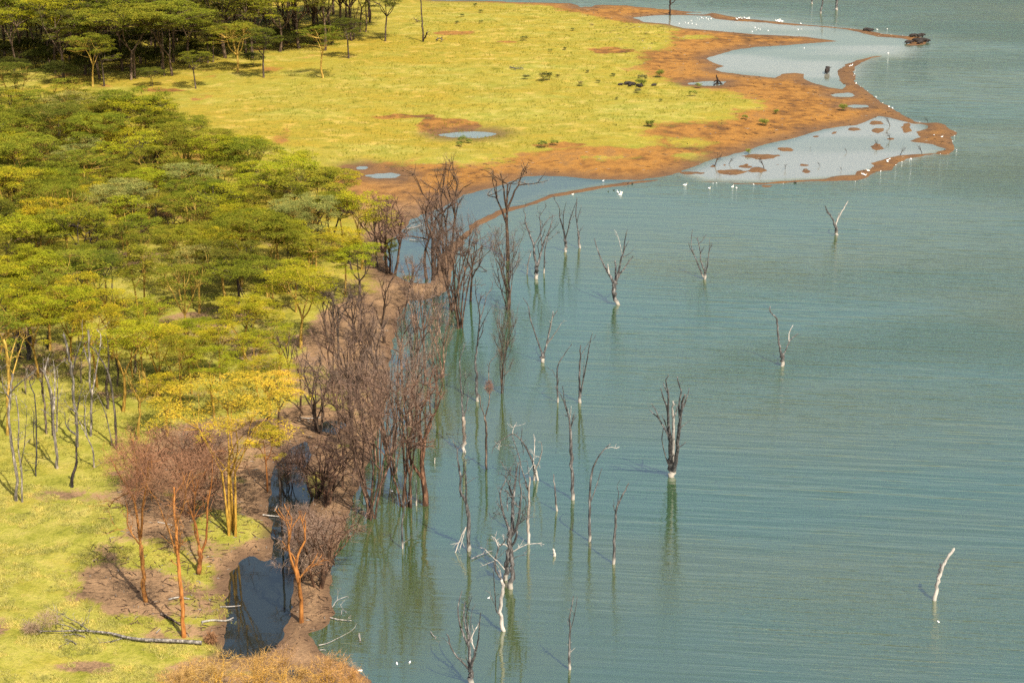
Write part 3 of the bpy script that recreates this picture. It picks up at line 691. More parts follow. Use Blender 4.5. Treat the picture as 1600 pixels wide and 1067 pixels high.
# ------------------------------------------------------------------ bare trees of the drowned shore
def make_bare(seed, H=14.0, stems=3, spread=.22, fork=.35, lv=3, ntw=3200, twl=.9, top=.5, shaft=False, tw=.015, cr=(.50, .80), sspread=None):
    rs = np.random.RandomState(seed); W = Wood(); ends = []; ntw = int(ntw * (.24 if shaft or stems == 1 else .42))
    def grow(p, d, L, r, lev):
        n = 4; P = [p]; dd = d.copy()
        for i in range(n):
            dd = dd + rs.normal(size=3) * .13 + np.array([0, 0, .06]); dd /= np.linalg.norm(dd)
            P.append(P[-1] + dd * L / n)
        P = np.array(P); W.tube(P, np.linspace(r, r * .58, n + 1), 6 if lev == 0 else (5 if lev == 1 else 3), lev == lv)
        if lev >= lv - 1: ends.append(P)
        if lev < lv:
            for k in range(rs.randint(2, 4) + (lev == 0)):
                q = P[-1] if k < 2 else P[rs.randint(2, n + 1)]
                nd = dd + rs.normal(size=3) * spread * (1.5 + lev * .9); nd[2] = max(nd[2], .1); nd /= np.linalg.norm(nd)
                grow(q, nd, L * rs.uniform(*cr) if lev == 0 else L * rs.uniform(.5, .8), r * .60, lev + 1)
    for s in range(stems):
        b = rs.normal(size=3) * [.35, .35, 0] * (stems > 1) + [0, 0, -.8]
        ss = spread * .6 if sspread is None else sspread
        d = np.array([rs.normal() * ss, rs.normal() * ss, 1.0]); d /= np.linalg.norm(d)
        grow(b, d, H * fork * rs.uniform(.8, 1.2) + .8, .026 * H / math.sqrt(stems) * rs.uniform(.8, 1.2), 0)
    E = np.concatenate(ends); zmax = E[:, 2].max(); sc = H / zmax
    k = rs.randint(0, len(E), ntw); c = E[k] + rs.normal(size=(ntw, 3)) * .22
    d = rs.normal(size=(ntw, 3)) * .75 + np.array([0, 0, .22])
    ctr = np.array([0, 0, H * .6]); o = E[k] - ctr; o /= np.linalg.norm(o, axis=1, keepdims=True); d = d + o * .5
    d /= np.linalg.norm(d, axis=1, keepdims=True)
    T = Wood(); T.slivers(c, c + d * twl * rs.uniform(.35, 1.25, (ntw, 1)), rs.uniform(.6, 1.4, ntw) * tw)
    if shaft:                                     # dead twigs hanging all along the stems
        m = ntw // 3; vv = np.concatenate(W.v); kk = rs.randint(0, len(vv), m); c = vv[kk]
        d = rs.normal(size=(m, 3)) * [.5, .5, .7]; T.slivers(c, c + d * .6, rs.uniform(.6, 1.3, m) * tw)
    wm = W.mesh('trunk'); tm = T.mesh('twigs', False)
    for me in (wm, tm):
        a = np.empty(len(me.vertices) * 3, np.float32); me.vertices.foreach_get('co', a); a = a * sc; me.vertices.foreach_set('co', a); me.update()
    tm.materials.append(M['twig']); wm.materials.append(None)
    return {'H': H, 'wood': wm, 'twig': tm}
BT = [make_bare(200, stems=1, spread=.24, fork=.52, cr=(.36, .58), sspread=.05, ntw=5200), make_bare(201, stems=2, spread=.22, fork=.48, cr=(.4, .6), sspread=.08, ntw=3600),
      make_bare(202, stems=5, spread=.24, fork=.56, cr=(.30, .50), sspread=.055, ntw=6500, shaft=True), make_bare(203, stems=8, spread=.20, fork=.58, cr=(.30, .48), sspread=.05, ntw=7500, shaft=True),
      make_bare(204, stems=3, spread=.26, fork=.36, ntw=3800, sspread=.12), make_bare(205, stems=1, spread=.26, fork=.56, cr=(.34, .52), sspread=.04, ntw=4200),
      make_bare(206, stems=3, spread=.17, fork=.40, ntw=500, twl=.7), make_bare(207, stems=6, spread=.34, fork=.24, ntw=5200, H=8, twl=1.0), make_bare(208, stems=1, spread=.26, fork=.45, ntw=700),
      make_bare(209, stems=4, spread=.30, fork=.30, ntw=4400)]
def bare(bx, by, ty, k, label, tc=(1, 1, 1), bc=(1, 1, 1), bark='bark', width=1.0, rz=None, group=None):
    p = G(bx, by); z = max(gz(p.x, p.y), -.05); p = G(bx, by, max(z, 0)); p.z = z
    H = (by - ty) / (ppm(bx, by) * math.cos(math.atan2(CAM_H, p.y)))
    s = H / BT[k]['H']
    t = empty('bare_tree', p, rnd.uniform(0, 6.28) if rz is None else rz, (s * width, s * width, s)); tag(t, label, 'tree', group)
    a = bpy.data.objects.new('trunk', BT[k]['wood']); COL.objects.link(a); a.parent = t; a.color = (*bc, 1)
    a.material_slots[0].link = 'OBJECT'; a.material_slots[0].material = M[bark]
    c = bpy.data.objects.new('twigs', BT[k]['twig']); COL.objects.link(c); c.parent = t; c.color = (*tc, 1)
    return t
MAUVE = (1.05, .95, .92); RED = (1.1, .88, .78); DK = (.62, .58, .6); TAN = (1.35, 1.15, .85)
bare(582, 811, 555, 3, 'tall brown bare tree of bundled stems standing at the waterline by the mud bank', RED, (1.1, .9, .8), width=.85)
bare(633, 790, 560, 2, 'tall reddish forked bare tree standing in the lake with a wide twiggy crown', (1.0, .84, .8), (1.1, .85, .7), width=.85)
bare(665, 789, 590, 0, 'slim reddish bare tree with one trunk in the lake by a short pale stake', (1.0, .8, .75), (1.2, .85, .65))
bare(681, 638, 545, 0, 'small leaning bare tree in the lake behind the reddish forked tree', MAUVE, (.8, .7, .6))
bare(614, 706, 540, 1, 'bare tree in the shallows with a mauve-brown twig crown', MAUVE, (1, .9, .8))
bare(497, 677, 545, 4, 'broad mauve-grey bare tree beside the small pond on brown soil', (1.05, .98, 1.0), (.8, .75, .7), width=1.0)
bare(491, 778, 672, 9, 'dark round-crowned bare tree over the head of the channel', (.62, .5, .5), (.6, .5, .45), width=1.1)
bare(512, 790, 688, 9, 'brown spreading bare tree between the channel and the lake', (.95, .7, .62), (.7, .5, .4), width=1.15)
bare(497, 918, 782, 9, 'reddish many-stemmed bare tree on the mud bank between channel and lake', RED, (1.1, .8, .6), width=.95)
bare(478, 905, 800, 7, 'pale grey twiggy bush leaning over the channel', (1.5, 1.35, 1.25), (1, .9, .8), width=.9)
bare(471, 972, 800, 0, 'orange-trunked bare tree at the tip of the mud bank', (1.3, .95, .7), (1.0, .9, .8), 'orange', width=.9)
bare(558, 535, 440, 4, 'dark-limbed bare tree with a wide brown crown under the green wood', (.85, .72, .72), (.5, .45, .45), width=1.1)
bare(516, 535, 440, 4, 'greyish bare tree next to the wide bright acacia', (1.05, .95, .9), (.7, .7, .65))
bare(600, 536, 430, 0, 'brown bare tree between the green wood and the lagoon beach', (1.0, .85, .75), (.7, .6, .5))
bare(561, 625, 490, 3, 'thick brown bundle of bare stems on the soil behind the tall shore trees', (.85, .72, .68), (.8, .65, .55), width=.8)
bare(529, 562, 470, 5, 'thin dark bare tree on brown soil below the wood', DK, (.5, .5, .5))
bare(613, 428, 310, 4, 'wide brown bare tree rising from the blue lagoon', (1.1, .8, .68), (.8, .65, .55), width=1.2)
bare(595, 395, 300, 4, 'wide reddish-brown bare tree between the lagoon and the green wood', (1.15, .8, .66), (.7, .55, .45), width=1.1)
bare(671, 436, 290, 1, 'tall brown bare tree standing on the lagoon side of the beach', (.95, .75, .68), (.8, .7, .65), width=1.1)
bare(680, 430, 305, 2, 'shaggy twin of the tall brown tree on the lagoon side of the beach', (.85, .75, .7), (.8, .7, .65), width=.8)
bare(708, 486, 322, 3, 'thick shaggy column of brown stems at the end of the sand beach', (.85, .75, .72), (.9, .75, .65), width=.85)
bare(722, 512, 335, 2, 'shaggy brown tree in the lake off the end of the sand beach', (.9, .76, .72), (.8, .65, .55), width=.8)
bare(735, 470, 365, 5, 'thin twiggy bare tree in the lake off the sand beach', (.85, .75, .72), (.8, .7, .6))
bare(700, 395, 246, 4, 'tallest umbrella-shaped bare tree behind the sand beach', (.85, .72, .62), (.55, .48, .42), width=.85)
bare(794, 408, 270, 5, 'umbrella-topped bare tree with a single dark trunk in front of the sand spit', TAN, (.6, .5, .4), width=1.15)
bare(793, 484, 350, 3, 'grey shaggy bare tree in the lake before the umbrella-topped one', (.85, .8, .78), (.75, .72, .7), width=.85)
bare(785, 614, 470, 3, 'grey shaggy column of bare stems standing alone in the lake', (.9, .85, .82), (.85, .8, .75), width=.5)
bare(646, 575, 468, 6, 'pale grey forked dead tree among the brown shore trees', (1.3, 1.2, 1.1), (1.2, 1.2, 1.2), 'snag', width=1.2)
bare(690, 520, 430, 6, 'leaning pale dead tree beside the shaggy column at the beach end', (1.2, 1.1, 1.0), (1, 1, 1), 'snag')
for k, (bx, by, ty) in enumerate(((652, 520, 400), (665, 600, 455), (640, 665, 520), (588, 655, 500), (618, 740, 580), (548, 700, 560), (690, 590, 470), (655, 700, 560), (572, 610, 480), (630, 500, 400))):
    bare(bx, by, ty, [2, 5, 3, 0][k % 4], ['slim grey-brown tree on the beach side of the shore belt', 'slim grey tree in the shallows below the beach', 'grey bundled tree in the shallows of the middle belt', 'brown stem bundle on the soil of the middle belt', 'grey-brown bare tree before the forked reddish tree', 'slim bare tree on the soil beside the small pond', 'thin grey tree at the outer edge of the shore belt', 'shaggy grey tree at the outer belt above the reddish trees', 'brown bare tree at the belt foot of the green wood', 'thin bare tree where beach and green wood meet', 'low bare tree on brown soil beneath the wood', 'shaggy bundled tree by the waterline behind the tallest brown one'][k], (1.15, 1.05, 1.0), [(2.2, 1.9, 1.7), (1.0, .9, .85)][k % 2], width=.75)
for k, (bx, by, ty) in enumerate(((470, 640, 535), (452, 612, 512), (522, 602, 488), (547, 642, 515), (530, 692, 565), (575, 692, 545), (592, 722, 565), (556, 737, 595), (536, 762, 640), (602, 622, 485), (626, 602, 478), (642, 622, 495))):
    bare(bx, by, ty, [0, 5, 1, 5][k % 4], ['slim bare tree on brown soil east of the golden sapling', 'slim bare tree on brown soil behind the golden sapling', 'slim bare tree on brown soil under the wide bright acacia', 'tall thin bare tree in the middle of the brown soil strip', 'tall thin bare tree just east of the small pond', 'tall thin bare tree at the soil edge above the shallows', 'thin bare tree at the waterline behind the tall brown bundle', 'thin bare tree on the bank behind the spreading brown tree', 'short thin bare tree on the bank beside the tall brown bundle', 'thin bare tree at the waterline level with the beach clump', 'thin bare tree in the shallows just off the belt', 'thin bare tree in the shallows farther off the belt'][k], (1.25, 1.05, .95), [(1.6, 1.3, 1.1), (.9, .8, .75)][k % 2], width=.7)
# small bare trees and thickets on the left bank of the channel
bare(290, 800, 655, 7, 'reddish-brown twig thicket behind the orange-trunked trees', (1.6, 1.0, .68), (.9, .6, .45), width=1.1)
bare(235, 770, 668, 7, 'reddish-brown thicket at the west end of the twig bank', (1.6, 1.0, .68), (.9, .6, .4))
bare(330, 735, 650, 7, 'mauve-grey thicket beneath the golden crown', (1.1, .95, .88), (.7, .6, .6))
bare(455, 760, 690, 7, 'dark brown thicket over the channel head', (.6, .48, .46), (.5, .4, .4), width=.8)
bare(505, 870, 800, 7, 'grey-pink thicket hanging over the lake side of the mud bank', (1.35, 1.15, 1.05), (.8, .7, .6), width=.9)
bare(465, 850, 780, 7, 'pale drooping thicket over the channel water', (1.4, 1.25, 1.2), (.9, .8, .7), width=.8)
# ------------------------------------------------------------------ trees and snags followed limb by limb
A7 = (900, 350, 5.082); A8 = (1180, 300, 3.556); A6 = (840, 520, 4.104); A5 = (530, 350, 2.963); B3 = (690, 650, 2.558); B5 = (690, 830, 4.503); B4 = (690, 670, 5.616)
A3 = (690, 540, 5.927); A2 = (690, 400, 7.114); A1 = (800, 280, 7.114); D1 = (1060, 707, 2.963); E5 = (980, 0, 3.2); F8 = (530, 700, 2.907); H5 = (130, 650, 2.963); L1 = (0, 500, 3.556); K6 = (390, 660, 3.138); N7 = (0, 900, 4.444)
def snag(label, cr, base, trunk, limbs, seed, m='snag', tw=1, tl=1.0, group=None, name='dead_tree', color=None):
    t = Traced(name, label, 'dead tree', cr, base, group, seed)
    P, w0, w1 = trunk
    t.limb(P, w0, w1, m, 'trunk', tw if len(limbs) < 2 else 0, tl, sink=1.2, color=color)
    for L in limbs:
        pts, a, b = L[:3]; mm = L[3] if len(L) > 3 else m
        t.limb(pts, a, b, mm, 'branch', tw, tl, color=color)
    return t
snag('forked grey snag with a broad V of limbs, second dead tree out from the spit', A7, (313, 640), ([(313, 640), (311, 560), (308, 500), (305, 462)], 24, 30),
     [([(302, 475), (275, 420), (240, 360), (205, 290), (165, 185), (145, 115)], 20, 4), ([(262, 395), (256, 350), (252, 320)], 12, 6, 'pale'), ([(315, 465), (345, 400), (375, 365), (405, 320), (455, 255)], 18, 4),
      ([(310, 455), (316, 370), (310, 290)], 14, 9), ([(320, 450), (345, 350), (360, 270), (375, 235), (385, 150), (400, 80), (408, 45)], 15, 3), ([(375, 235), (395, 180), (420, 135)], 7, 3), ([(366, 268), (410, 245), (440, 225)], 6, 3), ([(368, 240), (352, 170), (330, 90), (303, 45)], 4, 2, 'pale')], 1)
snag('wide basket-shaped snag farther out, limbs dividing at the water', A7, (1022, 440), ([(1022, 440), (1024, 405), (1026, 380)], 20, 16),
     [([(1014, 425), (990, 375), (960, 300), (930, 225), (915, 165), (918, 90), (928, 45)], 11, 3), ([(940, 250), (905, 190), (893, 145)], 7, 3), ([(1028, 385), (1045, 330), (1050, 270), (1060, 190), (1060, 115)], 9, 3), ([(1058, 215), (1070, 180), (1075, 145)], 5, 2),
      ([(1025, 385), (1005, 330), (990, 290), (988, 240), (975, 160), (965, 110)], 12, 4), ([(978, 155), (1000, 135), (1035, 85)], 6, 3), ([(988, 235), (1005, 205), (1020, 180)], 5, 3), ([(1030, 355), (1032, 310), (1030, 275)], 5, 2)], 2)
snag('small Y-shaped pale snag farthest out below the mud spit', A8, (452, 240), ([(452, 240), (449, 205), (443, 180)], 15, 14), [([(443, 190), (425, 140), (400, 105), (387, 78)], 8, 4), ([(415, 130), (395, 112)], 5, 3), ([(447, 185), (465, 140), (490, 95), (515, 52)], 9, 4, 'pale')], 3)
snag('two-armed snag with a crooked black arm standing in the dark ruffled water', A8, (152, 965), ([(152, 965), (151, 935), (150, 900)], 19, 15),
     [([(150, 915), (135, 860), (127, 790), (122, 710), (100, 685), (82, 660), (82, 635)], 11, 5), ([(153, 910), (168, 885), (185, 840), (200, 815), (238, 787)], 7, 4), ([(188, 830), (188, 785), (210, 740)], 5, 3, 'pale')], 4, tw=0)
snag('big broom-like dead tree with many dark upright limbs alone in the lake', A6, (858, 920), ([(856, 920), (858, 860), (856, 800)], 40, 30),
     [([(850, 840), (850, 700), (845, 640), (838, 580), (835, 500), (825, 470), (805, 410), (790, 355)], 22, 5), ([(836, 520), (838, 420), (835, 370), (822, 310), (838, 268)], 12, 5), ([(835, 390), (815, 345), (808, 320)], 7, 4), ([(846, 690), (830, 640), (800, 590), (775, 545), (740, 515), (718, 495)], 13, 4),
      ([(775, 545), (755, 490), (728, 452)], 8, 3), ([(840, 650), (820, 580), (797, 525)], 7, 4), ([(862, 850), (868, 760), (870, 650), (872, 560), (865, 500), (867, 440)], 22, 9, 'pale'), ([(874, 548), (890, 500), (900, 470)], 9, 4), ([(872, 890), (895, 760), (905, 650), (915, 540), (930, 440), (945, 395)], 26, 9),
      ([(915, 560), (905, 480), (915, 410), (920, 370), (900, 310), (897, 280)], 13, 4), ([(932, 480), (955, 420), (972, 355)], 10, 4), ([(912, 612), (940, 590), (965, 568)], 7, 3), ([(895, 742), (925, 722), (950, 702)], 7, 3), ([(848, 865), (820, 790), (798, 690), (805, 615)], 7, 4)], 5, tw=1, tl=.8)
snag('slim two-stemmed dead pole with a white foot, upper one of a pair', A6, (272, 448), ([(272, 448), (271, 400), (270, 350), (270, 230), (275, 150), (275, 80)], 19, 6), [([(275, 395), (295, 290), (315, 190), (325, 120), (340, 50), (352, 0)], 8, 3), ([(285, 135), (310, 90), (345, 40)], 4, 2), ([(290, 290), (296, 230), (300, 140)], 4, 2)], 6)
snag('thin bent dead sapling between the V snag and the two-stemmed pole', A6, (130, 445), ([(130, 445), (127, 380), (125, 290), (128, 220), (150, 170), (185, 120), (220, 68)], 12, 3), [([(125, 295), (108, 265), (95, 235)], 4, 2), ([(127, 345), (134, 310), (138, 280)], 4, 2)], 7)
snag('tall straight pale pole with a forked top and flared white foot', A6, (230, 1066), ([(230, 1066), (220, 930), (214, 760), (210, 615)], 22, 15), [([(210, 625), (200, 540), (180, 480), (155, 410), (110, 340)], 11, 3), ([(205, 560), (212, 515), (215, 470)], 6, 3, 'pale'), ([(192, 500), (170, 420), (160, 340)], 6, 3), ([(213, 605), (230, 560), (255, 530)], 7, 3), ([(215, 590), (230, 520)], 5, 3)], 8)
snag('wide V-shaped snag with a white foot and two long bare arms', A5, (943, 640), ([(943, 640), (943, 620), (944, 600)], 14, 12), [([(941, 608), (915, 530), (885, 440), (875, 380), (850, 340)], 7, 2), ([(946, 605), (960, 560), (970, 510), (985, 440), (1010, 400)], 8, 3), ([(962, 555), (1000, 505), (1028, 460)], 6, 2, 'pale'), ([(972, 505), (983, 450), (990, 405)], 5, 3, 'pale')], 9)
snag('thin dead sapling with an arching top and white foot', B3, (592, 500), ([(592, 500), (592, 420), (592, 340), (597, 250), (610, 195), (640, 145), (675, 110)], 12, 3), [([(594, 345), (615, 290), (640, 210)], 5, 2), ([(655, 130), (680, 124), (700, 130)], 3, 2, 'pale')], 10)
snag('slim dark sapling bending to the east with a white foot', B3, (688, 590), ([(688, 590), (690, 500), (695, 420), (700, 370), (720, 320), (748, 268)], 12, 4), [([(697, 390), (690, 370), (685, 355)], 4, 2), ([(703, 355), (708, 300)], 4, 2)], 11)
snag('short thin dead stake near the tall straight pale pole', B3, (460, 378), ([(460, 378), (456, 330), (450, 270), (448, 232)], 9, 3), [], 12, tw=0)
snag('tiny white stump barely above the water', B3, (451, 558), ([(451, 558), (449, 545), (446, 531)], 12, 6), [], 13, 'pale', tw=0, name='stump')
snag('thin dead sapling with forked wispy top nearest the bottom edge', B5, (900, 970), ([(900, 970), (900, 900), (900, 780), (905, 680), (898, 610), (915, 530), (928, 455)], 20, 5), [([(908, 690), (930, 610), (945, 530), (955, 460)], 6, 3), ([(900, 860), (918, 838), (938, 820)], 5, 3, 'pale'), ([(893, 660), (885, 630)], 4, 2)], 14)
snag('candelabra-shaped dead tree cut by the bottom edge', B5, (207, 1085), ([(207, 1085), (204, 1010), (196, 960)], 40, 28),
     [([(197, 985), (225, 890), (240, 842)], 22, 14), ([(237, 850), (217, 790), (215, 735), (250, 670)], 10, 6, 'pale'), ([(240, 842), (260, 750), (265, 660), (275, 570)], 12, 5), ([(192, 968), (150, 920), (100, 870), (60, 800), (50, 745), (35, 720)], 14, 6), ([(197, 965), (195, 820), (165, 750), (140, 690), (118, 600), (118, 520), (145, 415)], 22, 4),
      ([(195, 820), (185, 730), (160, 640), (155, 560), (165, 490)], 14, 5), ([(183, 720), (175, 600), (190, 530), (215, 455)], 8, 3), ([(203, 780), (185, 660), (165, 600)], 8, 4), ([(205, 780), (205, 690), (205, 600)], 8, 3), ([(188, 930), (178, 900), (170, 870)], 7, 3)], 15)
snag('pale leaning dead tree with drooping dark side stem, nearest of the tangled clump', B5, (432, 700), ([(432, 700), (420, 620), (420, 500), (428, 400), (420, 340)], 30, 18, 'pale'),
     [([(420, 340), (390, 290), (375, 220), (400, 120), (430, 85)], 14, 8), ([(412, 592), (385, 550), (375, 430), (370, 340), (360, 260)], 10, 4), ([(381, 530), (368, 500), (355, 478)], 5, 3), ([(424, 370), (416, 320), (412, 270)], 9, 5, 'pale'), ([(400, 120), (380, 60), (360, 0)], 7, 3)], 16, 'pale') if False else None
t = Traced('dead_tree', 'pale leaning dead tree with a drooping dark side stem, lowest of the tangled clump', 'dead tree', B5, (432, 700), None, 16)
t.limb([(432, 700), (420, 620), (420, 500), (428, 400), (420, 340)], 28, 18, 'pale', 'trunk', 0, sink=1.2)
for P, a, b, m in (([(420, 340), (390, 290), (375, 220), (400, 120), (430, 85)], 14, 8, 'snag'), ([(412, 592), (385, 550), (375, 430), (370, 340), (360, 260)], 10, 4, 'snag'), ([(381, 530), (368, 500), (355, 478)], 5, 3, 'snag'), ([(424, 370), (416, 320), (412, 270)], 9, 5, 'pale'), ([(402, 115), (380, 60), (350, 30)], 7, 3, 'pale'), ([(440, 265), (400, 215), (370, 190), (310, 130)], 10, 4, 'pale')):
    t.limb(P, a, b, m, 'branch', 2)
t = Traced('dead_tree', 'tangled dark dead tree with many crooked limbs in the middle of the clump', 'dead tree', B4, (562, 1320), None, 17)
t.limb([(562, 1320), (575, 1180), (590, 1050), (596, 960), (592, 880)], 38, 32, 'snag', 'trunk', 0, sink=1.2)
for P, a, b in (([(592, 880), (580, 840), (550, 770), (530, 690), (515, 600), (520, 540), (560, 455), (570, 430)], 20, 4), ([(560, 455), (595, 490), (620, 600), (628, 650)], 6, 9), ([(598, 940), (620, 880), (625, 740), (625, 650), (640, 520), (650, 430), (665, 330), (690, 280)], 30, 5), ([(645, 440), (575, 365), (515, 280)], 6, 3),
                ([(600, 960), (655, 870), (680, 760), (690, 650), (700, 560), (680, 430), (690, 290)], 22, 4), ([(675, 835), (735, 790), (790, 768)], 8, 4), ([(632, 640), (580, 550), (570, 540)], 8, 5), ([(545, 745), (520, 700), (490, 650)], 7, 3), ([(540, 755), (500, 748), (450, 738)], 5, 3), ([(688, 690), (670, 680), (640, 650)], 7, 6), ([(690, 812), (705, 775), (720, 745)], 6, 3),
                ([(628, 600), (600, 540), (590, 480), (610, 440)], 8, 3), ([(580, 720), (575, 650), (578, 590)], 9, 4), ([(695, 570), (735, 620), (750, 690)], 6, 3)):
    t.limb(P, a * 1.15, b * 1.3, 'snag', 'branch', 6, 1.1)
t = Traced('dead_tree', 'thick dead tree with broken brown bark standing behind the tangled dark one', 'dead tree', B5, (490, 400), None, 18)
t.limb([(490, 400), (492, 300), (492, 200), (482, 100), (480, 0)], 34, 22, 'snag', 'trunk', 1, sink=1.2)
for P, a, b in (([(500, 210), (520, 180), (575, 165)], 7, 3), ([(486, 110), (520, 60), (530, 0)], 18, 12), ([(470, 110), (440, 90), (405, 90), (370, 40)], 10, 4), ([(428, 88), (445, 65), (460, 50)], 5, 3), ([(490, 150), (530, 125), (600, 92), (705, 80)], 10, 4)):
    t.limb(P, a, b, 'pale' if b == 4 and a == 10 else 'snag', 'branch', 2)
t = Traced('dead_tree', 'tall pale straight dead pole behind the tangled clump', 'dead tree', B4, (767, 1000), None, 19)
t.limb([(767, 1000), (762, 850), (765, 700), (765, 540), (775, 425)], 28, 12, 'pale', 'trunk', 0, sink=1.2, color=(.8, .75, .7))
for P, a, b in (([(758, 540), (735, 450), (700, 340), (690, 280), (665, 200), (600, 140)], 12, 3), ([(745, 520), (735, 490), (720, 470)], 8, 5), ([(770, 470), (765, 380), (750, 280)], 6, 3)): t.limb(P, a, b, 'snag', 'branch', 2)
t = Traced('dead_tree', 'dead tree arching over to the west with a double white foot', 'dead tree', B4, (825, 450), None, 20)
t.limb([(812, 450), (815, 390), (800, 290), (760, 200), (720, 130), (670, 70), (620, 45), (550, 85), (490, 120), (455, 170), (440, 215)], 20, 4, 'snag', 'trunk', 4, sink=1.2)
for P, a, b, m in (([(845, 450), (828, 370), (808, 310)], 18, 12, 'pale'), ([(818, 370), (860, 270), (880, 180), (875, 120)], 12, 5, 'pale'), ([(806, 310), (815, 150), (808, 45)], 9, 3, 'pale'), ([(620, 45), (630, 0), (660, -60)], 7, 2, 'pale'), ([(620, 60), (660, 180), (690, 290)], 9, 3, 'snag'), ([(700, 120), (715, 170), (715, 230)], 6, 3, 'snag'), ([(520, 105), (505, 150), (510, 190)], 5, 2, 'pale')): t.limb(P, a, b, m, 'branch', 3)
t = Traced('dead_tree', 'long crooked dead tree propped on a pale slanting side leg', 'dead tree', B4, (240, 1065), None, 21)
t.limb([(240, 1065), (235, 950), (240, 780), (215, 650), (190, 590), (165, 550), (165, 420), (150, 330), (138, 240), (135, 180), (98, 105)], 36, 5, 'snag', 'trunk', 4, sink=1.2)
for P, a, b, m in (([(232, 770), (215, 690), (218, 480), (200, 330), (195, 240)], 18, 6, 'snag'), ([(140, 185), (165, 150), (185, 110)], 6, 3, 'snag'), ([(215, 860), (180, 930), (125, 1067), (112, 1090)], 12, 7, 'pale'), ([(212, 870), (185, 960), (160, 1060)], 8, 4, 'pale'), ([(165, 430), (190, 400), (205, 340)], 12, 5, 'snag')): t.limb(P, a, b, m, 'branch', 3)
t = Traced('dead_tree', 'tall pinkish bare trunk with two slim arms rising behind the long crooked tree', 'dead tree', B4, (200, 205), None, 22)
t.cr = A3; t.limb([(208, 985), (212, 900), (210, 760), (200, 660)], 30, 26, 'pale', 'trunk', 0, sink=1.2, color=(.75, .66, .6))
for P, a, b in (([(200, 660), (190, 560), (185, 440), (175, 340), (172, 220), (170, 130), (215, 0)], 18, 4), ([(205, 660), (230, 560), (245, 440), (245, 400)], 12, 4), ([(200, 480), (215, 330), (275, 250)], 7, 3)): t.limb(P, a, b, 'snag', 'branch', 3)
t = Traced('dead_tree', 'tall slender dead tree with bristly forks and a white foot', 'dead tree', A3, (330, 515), None, 23)
t.limb([(330, 515), (326, 400), (326, 280), (315, 180), (320, 80), (328, 0)], 26, 14, 'snag', 'trunk', 1, sink=1.2); t.cr = A2
for P, a, b in (([(398, 1000), (410, 850), (425, 690), (410, 560), (385, 450), (375, 330), (380, 230)], 18, 4), ([(412, 530), (430, 490), (445, 450)], 10, 6), ([(430, 700), (480, 540), (500, 440), (555, 360), (570, 280)], 12, 4), ([(412, 860), (450, 760), (510, 640), (555, 570)], 9, 3), ([(405, 940), (440, 880), (460, 800), (465, 720)], 10, 4)): t.limb(P, a, b, 'snag', 'branch', 4, 1.0)
t = Traced('dead_tree', 'slim forked dark-red dead tree with an old twig nest in its top', 'dead tree', B4, (393, 350), None, 24); t.cr = A3
t.limb([(413, 1135), (413, 900), (412, 760), (400, 660)], 20, 16, 'bark', 'trunk', 0, sink=1.2)
for P, a, b in (([(400, 660), (385, 620), (360, 550), (355, 470), (340, 450)], 9, 4), ([(406, 655), (430, 560), (445, 450), (437, 300), (440, 180), (480, 115), (520, 100)], 10, 3)): t.limb(P, a, b, 'bark', 'branch', 2)
t.cloud([(440, 385, 36, 62)], 420, .45, .02, color=(1.1, .8, .7), name='nest')
t = Traced('dead_tree', 'dark vase-shaped dead tree with long curving limbs near the sand spit', 'dead tree', A1, (278, 1105), None, 25)
t.limb([(278, 1105), (279, 1030), (281, 955)], 34, 34, 'snag', 'trunk', 0, sink=1.2)
for P, a, b in (([(275, 965), (250, 850), (240, 730), (205, 640), (170, 540), (145, 470), (150, 400), (130, 350), (150, 290)], 24, 4), ([(160, 510), (145, 495), (130, 485)], 8, 4), ([(287, 955), (310, 860), (350, 720), (385, 640), (420, 550), (445, 460), (450, 390)], 24, 4), ([(243, 735), (300, 640), (350, 520), (400, 450), (450, 410), (510, 400)], 12, 4),
                ([(335, 745), (320, 600), (315, 480), (305, 420), (350, 350), (385, 300)], 12, 3), ([(305, 850), (290, 720), (340, 640), (370, 560)], 9, 4), ([(385, 640), (460, 560), (515, 500)], 6, 3), ([(390, 700), (480, 620), (520, 590)], 5, 3), ([(350, 520), (310, 450), (300, 360)], 6, 3)): t.limb(P, a, b, 'snag', 'branch', 4, 1.0)
snag('slim dead stem leaning beside the vase-shaped tree', A1, (355, 1045), ([(355, 1045), (360, 930), (365, 800), (385, 700), (410, 600), (430, 500)], 17, 4), [], 26, tw=5)
snag('short white dead stem west of the vase-shaped tree', A1, (167, 1060), ([(167, 1060), (175, 960), (195, 870), (215, 800)], 16, 8), [], 27, 'pale', tw=2)
snag('Y-shaped dead tree with a white foot, next out from the vase-shaped tree', A1, (597, 805), ([(597, 805), (595, 740), (590, 660)], 26, 26),
     [([(588, 660), (580, 590), (560, 520), (530, 420), (530, 340), (500, 270), (460, 210)], 18, 3), ([(570, 540), (570, 420), (575, 360), (605, 250)], 10, 3), ([(594, 665), (625, 560), (640, 470), (670, 380), (700, 290), (725, 230)], 13, 3), ([(640, 465), (670, 435), (700, 410)], 5, 3)], 28, tw=4)
snag('slender dead tree with a white foot just east of the Y-shaped one', A1, (750, 765), ([(750, 765), (742, 680), (738, 590)], 24, 20), [([(738, 590), (722, 490), (708, 390), (715, 290), (722, 205)], 12, 7), ([(722, 490), (740, 400), (770, 315)], 7, 3), ([(744, 600), (758, 570), (768, 545)], 6, 3)], 29, tw=2)
snag('lone pale broken stump leaning east at the far edge of the open lake', D1, (1187, 682), ([(1187, 682), (1197, 610), (1215, 550), (1240, 500), (1275, 445)], 19, 11), [([(1203, 580), (1210, 545), (1212, 515)], 12, 9)], 30, 'pale', tw=0, name='stump')
